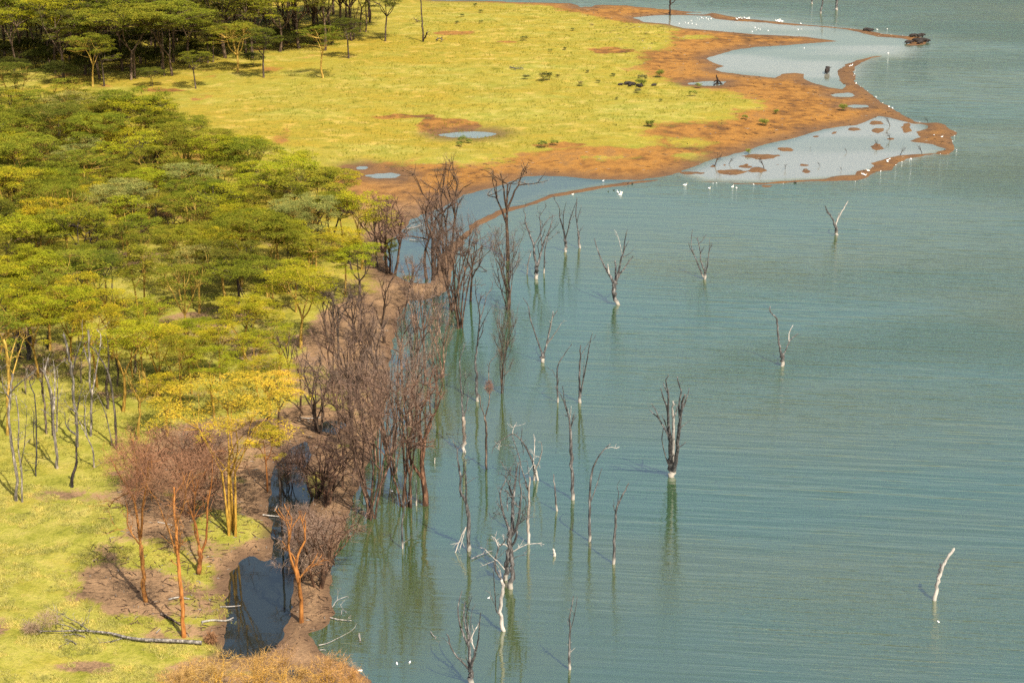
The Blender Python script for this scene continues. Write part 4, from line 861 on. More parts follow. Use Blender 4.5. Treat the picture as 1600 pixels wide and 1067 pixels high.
snag('thin black leaning pole in the far water at the top edge', E5, (966, 70), ([(966, 70), (972, 40), (980, 0), (986, -30)], 8, 5), [], 31, tw=0)
snag('upright dead pole with a pale foot in the far water at the top edge', E5, (1048, 52), ([(1048, 52), (1048, 20), (1048, -40)], 12, 8), [], 32, tw=0)
snag('upright dead pole in the far water, leftmost of three at the top edge', E5, (924, 20), ([(924, 20), (923, 0), (920, -20)], 7, 5), [], 33, tw=0)
snag('tall black pole on the far spit beside the bird lagoon', E5, (215, 78), ([(215, 78), (215, 40), (215, 0), (213, -60)], 9, 6), [([(215, 20), (235, 10), (250, -20)], 5, 3)], 34, 'bark', tw=0, color=(.4, .4, .4))
snag('thin crooked dead stem with twigs before the reddish forked tree', F8, (287, 455), ([(287, 455), (285, 350), (300, 262), (330, 225)], 9, 4), [([(298, 265), (290, 255), (280, 225)], 4, 2)], 35, tw=3)
snag('short pale stake standing in the water between two reddish trees', F8, (351, 260), ([(351, 260), (351, 200), (350, 145)], 8, 4), [], 36, tw=0)
snag('tiny pale twig poking out of the lake beside the slim reddish tree', F8, (434, 70), ([(434, 70), (434, 45)], 4, 3), [], 37, 'pale', tw=0)
snag('leaning black pole standing in the channel', K6, (166, 590), ([(166, 590), (155, 450), (148, 330), (142, 245)], 10, 8), [([(160, 480), (175, 500), (190, 520)], 4, 2)], 38, 'bark', tw=1, color=(.35, .35, .35))
# living orange-trunked trees on the near bank
t = Traced('orange_tree', 'orange-trunked bare tree with forked limbs, westernmost of three on the near bank', 'tree', H5, (285, 858), None, 41)
t.limb([(285, 858), (278, 740), (268, 600)], 22, 17, 'orange', 'trunk', 0, sink=.6)
for P, a, b in (([(268, 600), (235, 560), (205, 500), (205, 430), (195, 390)], 8, 3), ([(266, 595), (250, 470), (235, 390), (200, 320), (165, 270), (140, 220), (125, 190)], 12, 3), ([(268, 560), (275, 440), (290, 330), (300, 280), (300, 210)], 11, 3), ([(240, 420), (245, 330), (250, 250), (240, 190)], 7, 3), ([(218, 350), (150, 385), (125, 415)], 5, 2)): t.limb(P, a, b, 'orange', 'branch', 7, 2.2, color=(.85, .8, .75))
t.cloud([(190, 220, 105, 75), (290, 205, 80, 80), (240, 320, 60, 60)], 850, 1.1, .014, color=(1.6, 1.0, .68))
t = Traced('orange_tree', 'bright orange single-trunked tree at the fallen log', 'tree', H5, (467, 1018), None, 42)
t.limb([(467, 1018), (455, 850), (438, 650), (430, 520), (420, 400), (420, 330)], 22, 8, 'orange', 'trunk', 5, 1.5, sink=.6, color=(1.25, 1.1, 1))
for P, a, b in (([(440, 660), (410, 570), (380, 490), (345, 400), (310, 350)], 9, 3), ([(440, 640), (450, 570), (440, 480)], 6, 3), ([(428, 500), (460, 430), (480, 330)], 6, 3)): t.limb(P, a, b, 'orange', 'branch', 8, 2.0)
t.cloud([(420, 400, 90, 110), (350, 300, 60, 60)], 800, .9, .013, color=(1.35, .9, .6))
t = Traced('orange_tree', 'forked reddish tree standing between the bright orange tree and the channel', 'tree', H5, (540, 730), None, 43)
t.limb([(540, 730), (541, 670), (540, 620)], 20, 18, 'orange', 'trunk', 0, sink=.6, color=(.8, .7, .7))
for P, a, b in (([(540, 625), (520, 500), (490, 420), (470, 340), (455, 280)], 11, 4), ([(543, 640), (570, 560), (575, 420), (595, 300), (597, 170)], 11, 4), ([(535, 590), (515, 530), (515, 400), (530, 320)], 7, 3)): t.limb(P, a, b, 'orange', 'branch', 7, 2.2, color=(.75, .65, .6))
t.cloud([(460, 250, 90, 70), (560, 220, 70, 80), (500, 330, 70, 60)], 750, 1.1, .014, color=(1.5, 1.0, .7))
# slim dead trees over the lime grass
def thin(label, base, trunk, limbs, seed, w=(11, 5), m='grey', color=None, tw=5):
    t = Traced('dead_tree', label, 'dead tree', L1, base, None, seed)
    t.limb(trunk, w[0] * 1.15, w[1] * 1.2, m, 'trunk', tw, 1.6, sink=.5, color=color)
    for P in limbs: t.limb(P, w[1] + 1, 2.5, m, 'branch', tw + 2, 1.6, color=color)
GREYT = (1.55, 1.45, 1.3); OLV = (1.4, 1.2, .85)
thin('double pale dead trunk on the lime grass near the photo edge, the western stem', (92, 1005), [(92, 1005), (92, 850), (65, 700), (50, 520), (60, 400), (70, 300)], [[(60, 400), (110, 350), (190, 290)], [(55, 440), (20, 380), (10, 300)]], 61, (15, 8), color=GREYT)
thin('pale dead stem close against the double trunk on the lime grass', (122, 1015), [(122, 1015), (120, 850), (100, 700), (105, 590), (90, 420)], [[(110, 820), (135, 700), (150, 480)]], 62, (10, 5), color=GREYT)
thin('orange-tinged dead trunk behind the double pale one', (42, 640), [(42, 640), (45, 450), (45, 300), (45, 220), (22, 110)], [[(45, 300), (60, 210), (85, 120)], [(50, 380), (95, 220), (130, 110)]], 63, (16, 8), 'yellow')
thin('thin black bent dead stem east of the double trunk', (198, 865), [(198, 865), (203, 700), (195, 450), (165, 350), (185, 310)], [[(190, 700), (185, 600), (187, 520)]], 64, (8, 4), color=(.5, .5, .5))
thin('brown ragged dead trunk leaning behind the black bent stem', (255, 635), [(255, 635), (250, 520), (240, 420), (222, 330)], [[(240, 420), (235, 300), (260, 230)]], 65, (12, 8), color=(.9, .75, .6))
thin('shaggy pale dead tree with several tight stems on the lime grass', (318, 825), [(318, 825), (310, 680), (295, 550), (290, 420), (250, 300), (268, 210)], [[(292, 640), (285, 480), (270, 380), (240, 280)], [(315, 620), (318, 450), (320, 280)], [(300, 500), (305, 330), (295, 220)]], 66, (15, 8), color=GREYT)
thin('dead tree with a gnarled knot halfway up and broken arms', (430, 700), [(430, 700), (425, 560), (410, 440), (400, 290), (380, 200), (355, 80)], [[(425, 640), (370, 590), (358, 510)], [(430, 520), (380, 480)], [(400, 290), (430, 180), (460, 90)], [(428, 500), (440, 440), (448, 400)]], 67, (15, 9), color=(1.05, 1, .9))
thin('short charred leaning stub on the lime grass', (398, 930), [(398, 930), (405, 860), (425, 790), (425, 700)], [], 68, (16, 8), color=(.35, .3, .3), tw=0)
thin('slim pale dead trunk with a brushy broken top', (505, 640), [(505, 640), (508, 480), (500, 350), (495, 200), (490, 60)], [[(508, 420), (530, 310), (560, 100), (535, 50)], [(500, 250), (460, 150)]], 69, (11, 8), color=GREYT)
thin('leaning grey dead sapling ending in a split foot', (522, 820), [(522, 820), (515, 720), (480, 640), (440, 560)], [[(485, 650), (470, 560), (475, 490)]], 70, (9, 4), color=GREYT)
thin('tall dark curved dead tree beside the brown thicket', (645, 718), [(645, 718), (640, 540), (620, 380), (595, 280), (550, 200), (505, 145)], [[(598, 290), (605, 200), (598, 120)]], 71, (13, 5), color=(.6, .55, .45))
thin('dark dead trunk standing behind the tall curved one', (600, 485), [(600, 485), (592, 380), (600, 260), (608, 150)], [], 72, (14, 8), color=(.6, .5, .4))
thin('thin leaning dead sapling just west of the tall curved tree', (625, 700), [(625, 700), (600, 570), (570, 470), (540, 415)], [], 73, (7, 4), color=(.9, .85, .7))
thin('pale-topped dead trunk with golden broken arms at the thicket edge', (768, 660), [(768, 660), (775, 520), (770, 430)], [[(772, 450), (735, 370), (690, 270)], [(775, 460), (820, 400), (800, 290)]], 74, (13, 10), 'yellow', (.8, .8, .75))
thin('slim brown trunk in the grass clearing beneath the wood', (650, 370), [(650, 370), (655, 290), (642, 210)], [[(655, 300), (668, 240)]], 75, (9, 6), color=(.8, .65, .45))
thin('pale slim trunk in the grass clearing beneath the wood', (447, 350), [(447, 350), (452, 260), (440, 160)], [], 76, (8, 6), color=OLV)
thin('brown slim trunk in the grass near the western edge', (145, 412), [(145, 412), (140, 340), (145, 270)], [], 77, (9, 6), color=OLV)
thin('dark upright trunk at the wood edge above the clearing', (270, 150), [(270, 150), (272, 80), (270, 0)], [], 78, (14, 10), color=(.5, .42, .35))
thin('dark thick trunk at the wood edge beside the tall green acacia', (160, 220), [(160, 220), (160, 120), (165, 20)], [[(160, 180), (140, 100), (140, 20)]], 79, (22, 14), color=(.5, .45, .4))
thin('tan trunk in the sunlit clearing west of the pale green acacia', (750, 295), [(750, 295), (752, 230), (750, 170)], [], 80, (12, 9), color=(.8, .65, .4))

# ------------------------------------------------------------------ fallen wood
t = Traced('fallen_tree', 'long grey fallen tree with its root plate up, lying across the near grass', 'fallen tree', N7, (1395, 460), None, 90)
def lying(t, pts, w0, w1, m, name, tw=2, lift=.25, color=None):
    P = []
    for (x, y) in crop(*t.cr, pts):
        p = G(x, y, .6); z = gz(p.x, p.y); p = G(x, y, max(z, 0) + lift); P.append(np.array(p - t.base))
    S = spline(P, 4); mpp = t.Y / FPX / cp / t.cr[2]
    r = np.linspace(w0, w1, len(S)) * mpp * .5 * (1 + t.rs.uniform(-.08, .1, len(S)))
    W = Wood(); W.tube(S, r, 8)
    if tw: side_twigs(W, t.rs, S, r, tw, 1.3)
    o = W.build(name, M[m], t.root)
    if color: o.color = (*color, 1)
lying(t, [(1400, 460), (1200, 447), (1000, 440), (870, 422), (780, 397), (650, 382), (540, 377), (400, 380), (260, 380)], 30, 7, 'grey', 'trunk', 3, .3, (1.3, 1.25, 1.2))
for P, lf in (([(620, 378), (540, 320), (470, 290), (410, 250)], .7), ([(540, 377), (470, 345), (400, 330), (300, 330)], .5), ([(560, 345), (575, 328), (588, 312)], .5), ([(590, 420), (520, 400), (440, 410)], .15), ([(850, 430), (780, 450), (690, 460)], .1), ([(300, 380), (240, 365), (165, 355)], .3), ([(400, 330), (395, 290), (400, 250)], .8), ([(530, 470), (490, 445), (470, 470)], .1)):
    lying(t, P, 9, 4, 'grey', 'branch', 5, lf, (1.2, 1.15, 1.05))
t.cloud([(330, 300, 90, 38), (215, 358, 55, 22)], 520, .8, .014, color=(1.9, 1.7, 1.4))
t.cloud([(1462, 432, 34, 40)], 700, .55, .03, color=(1.5, 1.0, .6), name='root_plate', up=.0)
def log(label, cr, pts, w0, w1, m='drift', lift=.12, tw=1, name='driftwood', color=None, seed=0):
    t = Traced(name, label, 'driftwood', cr, pts[0], None, 300 + seed)
    lying(t, pts, w0, w1, m, 'stem', tw, lift, color)
    return t
log('short curved white log lying on the mud beside the bright orange trunk', H5, [(395, 848), (440, 838), (492, 845)], 9, 6, seed=1, tw=0)
log('thick white forked log at the channel edge', H5, [(548, 952), (600, 944), (660, 946), (695, 932)], 12, 6, seed=2)
log('thin straight pale stick poking over the channel edge', H5, [(635, 882), (690, 880), (728, 876)], 6, 4, seed=3, tw=0)
log('dark log on the mud behind the bright orange trunk', H5, [(360, 915), (410, 940), (450, 965)], 14, 8, 'bark', seed=4)
log('pale stick among the brown leaves behind the orange trees', H5, [(345, 490), (380, 496), (415, 505)], 6, 5, seed=5, tw=0)
log('small pale stick beside the grass mound', H5, [(338, 1003), (348, 992), (358, 982)], 5, 3, seed=6, tw=0)
log('white log with an upright stub in the upper channel', K6, [(65, 452), (110, 457), (145, 460)], 8, 5, seed=7)
log('short white upright branch stub in the upper channel', K6, [(122, 432), (130, 420), (134, 408)], 7, 5, lift=.3, seed=8, tw=0)
log('thin white branch reaching from the bank into the lake', K6, [(395, 955), (440, 965), (500, 970)], 7, 3, seed=9, tw=2)
log('pale branched debris in the lake edge beside the mud bank', K6, [(405, 905), (430, 870), (480, 850)], 4, 2, seed=10, tw=3)
log('tangle of pale twigs at the bank foot', K6, [(450, 940), (455, 915), (475, 930)], 4, 2, seed=11, tw=2)
log('short pale stick floating in the channel by the far bank', K6, [(160, 612), (178, 602), (188, 596)], 6, 4, seed=12, tw=0)
log('white bleached branch lying across the head of the blue lagoon', (560, 240, 4.447), [(320, 525), (380, 515), (445, 495)], 8, 4, seed=13, tw=3)
log('white log floating at the inner shore of the blue lagoon', (560, 240, 4.447), [(355, 598), (400, 602), (470, 600)], 6, 3, seed=14, tw=2)
log('pale log on brown soil near the small pond', L1 if False else (230, 500, 3.556), [(850, 540), (900, 545), (960, 542)], 5, 4, seed=15, tw=1)
log('pale log lying behind the yellow stems of the golden tree', (230, 500, 3.556), [(365, 826), (410, 826), (455, 828)], 9, 7, seed=16, tw=0)
log('white log on the mud beside the dark round-crowned tree', (230, 500, 3.556), [(775, 780), (800, 775), (828, 766)], 8, 5, seed=17, tw=1)
log('long pale branch floating beside the tangled clump', B5, [(210, 192), (270, 165), (355, 135)], 8, 4, seed=18, tw=1)
log('pale twig floating in open water off the mud bank', F8, [(415, 832), (428, 850), (442, 858)], 4, 2, seed=19, tw=3)
log('white stub floating off the mud bank tip', F8, [(95, 878), (94, 860), (92, 840)], 8, 3, seed=20, tw=1)
log('pale stick lying half in the water at the bank tip', (340, 850, 4.917), [(775, 775), (840, 760), (915, 725)], 8, 3, seed=21, tw=2)
log('short pale stick on the bank tip mud', (340, 850, 4.917), [(785, 812), (810, 808), (830, 812)], 8, 5, seed=22, tw=0)
log('dark dead log with a raised limb in the puddle on the orange flat', (1000, 60, 3.2), [(370, 232), (385, 225), (412, 230)], 7, 5, 'bark', .3, 2, seed=23, color=(.35, .35, .35))
t = Traced('stump', 'black broken stump standing in the puddle on the orange flat', 'stump', (1000, 60, 3.2), (385, 228), None, 95, level=.02)
t.limb([(385, 230), (388, 215), (382, 185)], 14, 5, 'bark', 'trunk', 0, sink=.5, color=(.35, .3, .3)); t.limb([(386, 210), (398, 215), (408, 230)], 7, 5, 'bark', 'branch', 0, color=(.35, .3, .3)); t.limb([(384, 212), (374, 215), (370, 222)], 6, 4, 'bark', 'branch', 0, color=(.35, .3, .3))
log('dead grey branch heap on the open meadow', (530, 0, 2.963), [(790, 312), (820, 318), (850, 316)], 6, 3, 'snag', .4, 8, seed=24)
log('broken dead branch at the foot of the lone thin tree on the far grass', (530, 0, 2.963), [(450, 185), (465, 178), (480, 188)], 6, 3, 'snag', .4, 8, seed=25)
snag('lone thin dead tree on the far open grass', (530, 0, 2.963), (390, 190), ([(390, 190), (386, 120), (380, 60), (378, -20)], 8, 4), [([(384, 100), (355, 95), (345, 80)], 3, 2), ([(390, 185), (402, 165), (408, 150)], 6, 5)], 96, 'bark', tw=6, tl=1.6)

# ------------------------------------------------------------------ small bushes
SH = [make_acacia(400 + k, H=1.6, Rc=1.0, npads=16, fork=.25, leafn=46, padr=.42, flat=.9, stems=3) for k in range(3)]
def shrub(cr, x, y, s, label, col=(.055, .065, .016), group=None, name='shrub'):
    px, py = crop(*cr, [(x, y)])[0]; p = G(px, py); p.z = gz(p.x, p.y); s *= .66; col = tuple(c * 1.7 for c in col)
    t = place_acacia(SH[rnd.randrange(3)], p, s, rnd.uniform(0, 6), 'bark', col, label, group); t.name = name; t['category'] = 'bush'; return t
Q2 = (530, 0, 2.963); Q4 = (1000, 60, 3.2)
shrub(Q2, 958, 392, 1.9, 'largest dark bush alone on the open meadow', (.03, .036, .010))
shrub(Q2, 862, 386, 1.1, 'grey-green bush just west of the largest meadow bush', (.09, .09, .03))
shrub(Q2, 1010, 378, .7, 'small dark bush just east of the largest meadow bush', (.04, .04, .015))
shrub(Q2, 1117, 415, 1.1, 'tiny grey tree-like bush between the largest bush and the buffalo', (.10, .09, .03))
shrub(Q2, 1400, 388, 1.5, 'grey bush beside the resting buffalo on the meadow', (.07, .07, .03))
shrub(Q2, 1380, 444, 1.0, 'small bush in front of the resting buffalo', (.07, .07, .03))
for x, y, s in ((655, 128, .8), (570, 97, .8), (655, 78, .9), (630, 40, .8), (545, 128, .7), (855, 206, 1.2), (1045, 247, .7), (978, 256, .6), (1270, 368, .7), (1285, 480, .6), (1488, 488, .6), (1080, 160, .7), (1150, 354, .6), (1200, 402, .7)):
    shrub(Q2, x, y, s, 'small dark bush dotted on the open yellow meadow', (.06, .068, .018), 'small bushes dotted on the meadow')
for x, y, s in ((1440, 610, 1.0), (938, 700, 1.3), (570, 670, 1.3), (995, 688, 1.0), (600, 672, .8), (560, 690, .9)):
    shrub(Q2, x, y, s, 'low green bush near the orange mud edge of the meadow', (.075, .095, .018), 'low bushes at the mud edge')
for x, y, s in ((290, 256, 1.1), (265, 306, 1.2), (1018, 370, 1.3), (680, 390, .9), (525, 424, .9), (622, 448, 1.3), (45, 464, 1.3), (100, 204, 1.6), (10, 250, 1.5), (540, 578, 1.0)):
    shrub(Q4, x, y, s, 'small green bush on the orange flat by the lagoons', (.085, .10, .016), 'small bushes on the orange flat')
for k, (x, y, h) in enumerate(((1250, 440, 50), (1250, 508, 45), (1302, 585, 45), (1440, 425, 35), (1410, 578, 45), (375, 640, 70), (445, 630, 40), (620, 650, 60), (725, 655, 35), (900, 640, 25), (1035, 572, 25), (1185, 540, 40), (1008, 660, 22), (850, 555, 15))):
    px, py = crop(*Q4, [(x, y)])[0]
    bare(px, py, py - h / 3.2, 8, 'small dead bush standing in the pale lagoon behind the mud spit', (.6, .5, .45), (.5, .45, .4), group='dead bushes in the pale lagoon', width=1.3)
# golden scrub at the bottom edge
for k, (x, y, ty, w, c) in enumerate(((300, 1088, 1026, 1.1, (2.6, 2.1, .9)), (345, 1092, 1018, 1.1, (2.5, 2.1, .9)), (400, 1095, 1022, 1.1, (2.6, 2.0, .8)), (455, 1100, 1038, 1.2, (2.4, 1.9, .8)), (505, 1092, 1022, 1.1, (2.3, 1.7, .9)), (545, 1094, 1034, 1.0, (2.5, 1.7, .8)), (440, 1062, 1008, 1.0, (2.0, 1.6, 1.2)), (270, 1100, 1044, 1.0, (2.5, 2.0, .9)))):
    lab = ['golden twiggy bush at the bottom edge beside the near grass', 'golden bush with a pale curl of branches at the bottom edge', 'golden bush just below the wide end of the channel', 'golden bush beside the small dark pool', 'tan bush between the small dark pool and the lake', 'orange-gold bush at the water where three ducks swim', 'grey-tan twig heap above the small dark pool', 'golden bush lowest at the bottom edge of the grass'][k]
    t = bare(x, y, ty, 7, lab, c, (1.3, 1.1, .7), 'yellow', w); t.name = 'golden_bush'; t['category'] = 'bush'

# ------------------------------------------------------------------ animals
def bird_mesh(kind):
    W = Wood()
    if kind == 'pelican':                        # floating body, S neck, long bill
        W.tube([(-.75, 0, .30), (-.6, 0, .32), (-.3, 0, .34), (0, 0, .34), (.3, 0, .36), (.45, 0, .42)], [.04, .14, .27, .31, .24, .12], 8)
        W.tube([(.38, 0, .40), (.52, 0, .62), (.46, 0, .86), (.54, 0, 1.02), (.66, 0, 1.03)], [.12, .075, .06, .085, .06], 6)
        W.tube([(.64, 0, 1.02), (.85, 0, .93), (1.02, 0, .84)], [.055, .04, .015], 5)
        W.tube([(-.70, .10, .42), (-.35, .24, .44), (.1, .27, .42)], [.04, .10, .08], 5); W.tube([(-.70, -.10, .42), (-.35, -.24, .44), (.1, -.27, .42)], [.04, .10, .08], 5)
    else:                                        # duck-sized bird: body, neck, head, bill, tail
        W.tube([(-.42, 0, .16), (-.3, 0, .15), (-.1, 0, .14), (.1, 0, .15), (.24, 0, .20)], [.03, .08, .15, .15, .08], 8)
        W.tube([(.20, 0, .18), (.27, 0, .32), (.27, 0, .42), (.33, 0, .44)], [.07, .05, .06, .04], 6)
        W.tube([(.33, 0, .43), (.43, 0, .41)], [.03, .012], 5)
    return W.mesh('body')
def two_tone(me, m0, m1, zc):
    me.materials.append(M[m0]); me.materials.append(M[m1])
    for p in me.polygons:
        if p.center.z > zc or p.center.x < -.36 and m0 == 'white' and zc < .4: p.material_index = 1
    return me
PEL = bird_mesh('pelican'); PEL.materials.append(M['white']); PEL.materials.append(M['bill'])
for p in PEL.polygons:
    if p.center.x > .66: p.material_index = 1
DUCK = two_tone(bird_mesh('duck'), 'white', 'black', .30)
CORM = bird_mesh('pelican'); CORM.materials.append(M['black'])
def bird(me, name, cr, x, y, label, group=None, s=1.0, z=None):
    px, py = crop(*cr, [(x, y)])[0]; p = G(px, py); zz = gz(p.x, p.y); p.z = max(zz, -.06) if zz > 0 else -.06
    o = obj(name, me); o.location = p; o.rotation_euler = (0, 0, rnd.uniform(0, 6.28)); s *= .48; o.scale = (s, s, s); tag(o, label, 'bird', group); return o
for x, y in ((560, 98), (573, 101), (586, 96), (598, 100), (610, 98), (548, 103), (604, 94)): bird(PEL, 'pelican', E5, x, y, 'white pelican in the western flock on the far spit', 'western pelican flock', 1.15)
for x, y in ((745, 109), (755, 105), (765, 106), (774, 110), (760, 111)): bird(PEL, 'pelican', E5, x, y, 'white pelican in the eastern flock on the far spit', 'eastern pelican flock', 1.15)
bird(PEL, 'pelican', E5, 868, 123, 'lone white pelican east of both flocks on the far spit')
for x, y in ((350, 92), (360, 98), (372, 90), (380, 95), (395, 92), (405, 98), (420, 95), (320, 105), (325, 120), (290, 115), (305, 118), (345, 125), (260, 120), (640, 140), (645, 152), (655, 145), (665, 150), (625, 160), (705, 155), (855, 150), (870, 148)):
    bird(PEL, 'water_bird', E5, x, y, 'small white water bird in the far lagoon', 'white birds in the far lagoon', .62)
for x, y in ((1250, 150), (1300, 148), (885, 243), (1305, 268)): bird(PEL, 'water_bird', E5, x, y, 'white water bird near the buffalo bar', 'white birds near the buffalo bar', .7)
for x, y, lab in ((225, 737, 'white pelican on the lake, westernmost off the long thin bar'), (347, 754, 'white pelican on the lake in the middle off the long thin bar')): bird(PEL, 'pelican', Q4, x, y, lab, None, 1.1)
for x, y in ((463, 745), (482, 751)): bird(PEL, 'pelican', Q4, x, y, 'white pelican of the pair off the long thin bar', 'pelican pair off the bar', .9)
for x, y in ((1240, 617), (1248, 611), (1236, 624), (1140, 669), (1125, 690), (1113, 686)): bird(PEL, 'pelican', Q4, x, y, 'white pelican on the south rim of the pale lagoon', 'pelicans on the lagoon rim', .95)
for x, y in ((1055, 142), (1062, 138), (1048, 145), (1080, 230), (1245, 346), (1262, 352)): bird(PEL, 'pelican', Q4, x, y, 'white bird resting along the curved mud spit', 'birds along the curved spit', .8)
for x, y in ((1470, 493), (1510, 499), (1355, 606), (1180, 297)): bird(PEL, 'water_bird', Q4, x, y, 'white bird resting on the outer mud point', 'birds on the outer point', .75)
for x, y in ((1175, 153), (1215, 158), (1205, 178)): bird(PEL, 'pelican', A1, x, y, 'white pelican of the close trio on the lake by the sand spit', 'pelican trio by the spit', 1.0)
for x, y in ((675, 172), (1015, 22)): bird(PEL, 'water_bird', A1, x, y, 'small white bird at the sand spit edge', 'white birds at the sand spit', .6)
for x, y in ((1070, 140), (1290, 55), (1338, 55), (1132, 126)): bird(CORM, 'cormorant', A1, x, y, 'small black water bird beside the sand spit', 'black birds by the sand spit', .65)
for x, y in ((772, 722), (779, 724)): bird(CORM, 'cormorant', Q4, x, y, 'black water bird standing on the long thin bar', 'black birds on the bar', .8)
rb = random.Random(9)
for k in range(34):                              # waders strung along the outer shore
    i = rb.choice(list(range(71, 84)) + list(range(84, 96)) + list(range(10, 16))); a = LAND[i]; b2 = LAND[i + 1]; u = rb.random()
    px, py = a[0] + (b2[0] - a[0]) * u, a[1] + (b2[1] - a[1]) * u
    bird(DUCK, 'wader', (0, 0, 1), px - rb.uniform(-1, 1.5), py + rb.uniform(-.5, .8), 'tiny wading bird along the outer mud shore', 'waders along the shore', .75)
for x, y, lab in ((97, 1010, 'black-necked white duck at the golden bush'), (262, 978, 'dark-headed duck swimming upright off the bank, middle of three'), (320, 972, 'pale duck farthest from the bank of three swimming')): bird(DUCK, 'duck', F8, x, y, lab, None, 1.2)
bird(DUCK, 'duck', D1, 1203, 783, 'white bird floating beneath the lone leaning stump', None, 1.1)
bird(PEL, 'water_bird', F8, 238, 195, 'small white bird floating between the reddish shore trees', None, .5)
bird(PEL, 'water_bird', B5, 332, 468, 'small white bird floating west of the tangled clump', None, .4)

def buffalo_mesh(lying_down=False):
    V_ = []; E_ = []; R_ = []
    def add(p, r, par=None):
        V_.append(p); R_.append(r); i = len(V_) - 1
        if par is not None: E_.append((par, i))
        return i
    zb = .55 if lying_down else 1.02
    a = add((0, 0, zb), (.40, .46)); b_ = add((.5, 0, zb + .06), (.40, .50), a); c = add((.85, 0, zb + .10), (.30, .40), b_)
    d = add((1.12, 0, zb + .12), (.21, .25), c); e = add((1.36, 0, zb + .0), (.17, .18), d); f = add((1.58, 0, zb - .2), (.11, .11), e)
    g_ = add((-.5, 0, zb), (.40, .44), a); h_ = add((-.85, 0, zb + .02), (.26, .32), g_); tl = add((-1.05, 0, zb - .2), (.05, .05), h_); add((-1.08, 0, zb - .6), (.035, .035), tl)
    for par, x in ((b_, .62), (g_, -.68)):
        for s in (-1, 1):
            if lying_down:
                k = add((x + .05, s * .36, .32), (.13, .13), par); k2 = add((x + .42, s * .40, .14), (.09, .09), k); add((x + .1, s * .42, .08), (.07, .07), k2)
            else:
                k = add((x, s * .24, zb - .42), (.14, .14), par); k2 = add((x + (.04 if x > 0 else -.05), s * .24, .42), (.085, .085), k); add((x, s * .24, .04), (.08, .08), k2)
    for s in (-1, 1):
        h1 = add((1.34, s * .26, zb + .14), (.06, .06), e); h2 = add((1.30, s * .46, zb + .10), (.05, .05), h1); add((1.32, s * .52, zb + .32), (.025, .025), h2)
    me = bpy.data.meshes.new('body'); me.from_pydata(V_, E_, [])
    o = bpy.data.objects.new('tmp', me); COL.objects.link(o)
    o.modifiers.new('skin', 'SKIN'); 
    for i, r in enumerate(R_): me.skin_vertices[0].data[i].radius = r
    me.skin_vertices[0].data[0].use_root = True
    sb = o.modifiers.new('sub', 'SUBSURF'); sb.levels = 1; sb.render_levels = 1
    dg = bpy.context.evaluated_depsgraph_get(); ev = o.evaluated_get(dg)
    out = bpy.data.meshes.new_from_object(ev); out.name = 'body'
    bpy.data.objects.remove(o); smooth(out); out.materials.clear(); out.materials.append(M['hide'])
    return out
BUFS, BUFL = buffalo_mesh(), buffalo_mesh(True)
def buffalo(cr, x, y, label, lie=False, group=None, rz=None, s=1.0):
    px, py = crop(*cr, [(x, y)])[0]; p = G(px, py); p.z = max(gz(p.x, p.y), -.25)
    o = obj('buffalo', BUFL if lie else BUFS); o.location = p; o.rotation_euler = (0, 0, rnd.uniform(0, 6.28) if rz is None else rz); s *= .78; o.scale = (s, s, s); tag(o, label, 'buffalo', group)
buffalo(Q4, 935, 176, 'lone buffalo standing end-on in the calm far bay', False, None, 1.2, 1.5)
for x, y, lie, lab in ((1427, 190, 1, 'black buffalo at the landward end of the herd on the bar tip'), (1465, 197, 0, 'black buffalo standing uppermost in the herd on the bar tip'), (1405, 219, 1, 'black buffalo lying in the water apart from the herd on the bar tip')):
    buffalo(E5, x, y, lab, bool(lie), None, rnd.uniform(-.5, .5), 1.15)
for x, y in ((1455, 214), (1475, 209), (1440, 210), (1490, 212), (1462, 222)): buffalo(E5, x, y, 'dark buffalo packed in the herd at the bar tip', True, 'buffalo herd at the bar tip', rnd.uniform(-.7, .7), 1.1)
for x, y in ((1190, 156), (1215, 160), (1203, 157)): buffalo(E5, x, y, 'dark buffalo resting on the thin bar between the pelicans and the herd', True, 'buffalo resting on the thin bar', rnd.uniform(-.6, .6), 1.0)
for x, y in ((1332, 405), (1347, 412), (1358, 408), (1385, 416), (1398, 412)): buffalo(Q2, x, y, 'dark buffalo lying in the group on the open meadow', True, 'buffalo group on the meadow', rnd.uniform(0, 6), .95)
buffalo(Q2, 1300, 409, 'dark buffalo lying west of the group on the open meadow', True, None, .4, .7)
buffalo(Q2, 1455, 410, 'dark buffalo lying east of the group on the open meadow', True, None, .4, .7)

# ------------------------------------------------------------------ grass tufts and litter
def tufts(name, polys, n, seed, h, col, label, cond):
    rs = np.random.RandomState(seed); out = []
    W = Gs(polys); lo, hi = W.min(0), W.max(0)
    P = rs.uniform(lo, hi, (n * 3, 2)); P = P[sdf(W, P[:, 0], P[:, 1]) > 0]
    gg = np.full(len(P), -50.0)
    for p in GRw: gg = np.maximum(gg, sdf(p, P[:, 0], P[:, 1]))
    P = P[(gg > -.3) & (fbm(P[:, 0] * .5, P[:, 1] * .5, seed) > cond)][:n]
    z = land_z(P[:, 0], P[:, 1], land_d(P[:, 0], P[:, 1])); n = len(P)
    B = np.repeat(np.stack([P[:, 0], P[:, 1], z], 1), 5, 0); B[:, :2] += rs.normal(0, .07, (len(B), 2))
    T = B + np.stack([rs.normal(0, .10, len(B)), rs.normal(0, .10, len(B)), h * rs.uniform(.5, 1.3, len(B))], 1)
    Wd = Wood(); Wd.slivers(B, T, rs.uniform(.012, .03, len(B)))
    o = Wd.build(name, M['grass'], None, False); o.color = (*col, 1); tag(o, label, 'grass', kind='stuff')
NEARG = [(-60, 770), (60, 770), (170, 800), (190, 850), (130, 910), (120, 950), (250, 1010), (345, 1015), (300, 1090), (-60, 1090)]
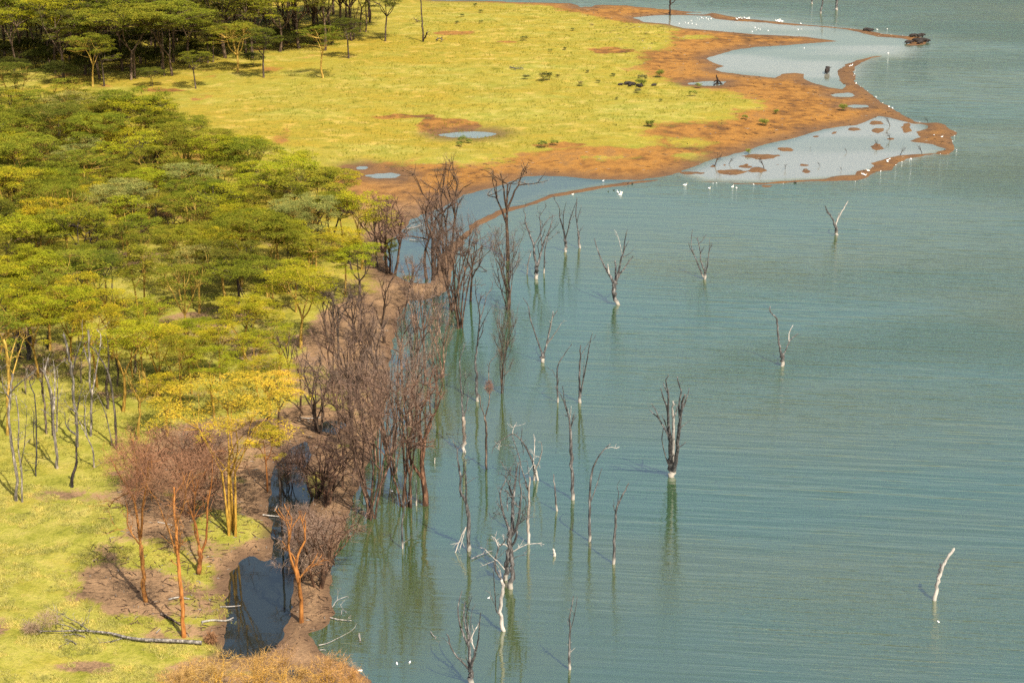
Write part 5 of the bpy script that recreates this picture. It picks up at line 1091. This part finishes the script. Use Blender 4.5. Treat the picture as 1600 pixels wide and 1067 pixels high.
tufts('grass_tufts', NEARG, 16000, 77, .20, (.36, .32, .09), 'short lime grass tufts on the near bank', .45)
CLEAR = [(-40, 560), (300, 560), (420, 590), (400, 640), (250, 690), (160, 775), (-40, 775)]
tufts('grass_tufts', CLEAR, 7000, 78, .30, (.30, .28, .06), 'grass tufts in the clearing under the dead trees', .45)
tufts('grass_tufts', [(150, 800), (420, 800), (470, 700), (530, 760), (530, 1000), (460, 1010), (330, 1020), (120, 960)], 6000, 79, .26, (.30, .27, .06), 'grass tufts among the mud of the channel bank', .40)
def litter(name, poly, n, seed, m, col, label, s):
    rs = np.random.RandomState(seed); W = Gs(poly); lo, hi = W.min(0), W.max(0)
    P = rs.uniform(lo, hi, (n * 3, 2)); P = P[sdf(W, P[:, 0], P[:, 1]) > 0][:n]
    d = land_d(P[:, 0], P[:, 1]); P = P[d > .1]; z = land_z(P[:, 0], P[:, 1], land_d(P[:, 0], P[:, 1]))
    W2 = Wood()
    for (x, y), zz in zip(P, z):
        a = rs.uniform(0, 6.28); L = s * rs.uniform(.4, 1.5); dx, dy = math.cos(a) * L, math.sin(a) * L
        W2.tube(np.array([(x - dx, y - dy, zz + .03), (x, y, zz + .06), (x + dx, y + dy, zz + .04)]), np.array([.02, .03, .012]) * rs.uniform(.8, 2.2), 4)
    o = W2.build(name, M[m]); o.color = (*col, 1); tag(o, label, 'litter', kind='stuff')
BANK = [(190, 760), (420, 690), (560, 560), (620, 500), (600, 640), (545, 800), (520, 960), (500, 1030), (340, 1010), (180, 980), (120, 930)]
litter('twig_litter', BANK, 320, 5, 'drift', (.8, .75, .7), 'scattered pale sticks on the muddy shore bank', .22)
litter('twig_litter', BANK, 1500, 6, 'bark', (1.3, 1.1, .9), 'scattered brown sticks on the muddy shore bank', .4)

FLAT = [(880, 8), (1080, 20), (1300, 44), (1440, 60), (1300, 68), (1120, 95), (1240, 118), (1330, 100), (1350, 140), (1490, 205), (1490, 240), (1340, 284), (1060, 268), (900, 282), (740, 300), (560, 262), (1000, 240), (1200, 165), (1000, 110)]
litter('mud_debris', FLAT, 800, 15, 'bark', (.9, .8, .7), 'dark sticks and trampled clods scattered on the orange flats', .45)
litter('mud_debris', FLAT, 220, 16, 'drift', (1, .95, .9), 'pale feathers and sticks scattered on the orange flats', .3)
MEADOW = [(330, 170), (560, 100), (680, 5), (870, 15), (1050, 45), (1000, 115), (1190, 162), (1000, 205), (860, 236), (600, 256), (420, 250)]
tufts('grass_tufts', MEADOW, 9000, 84, .42, (.17, .165, .020), 'darker grass tussocks dotted over the open meadow', .52)
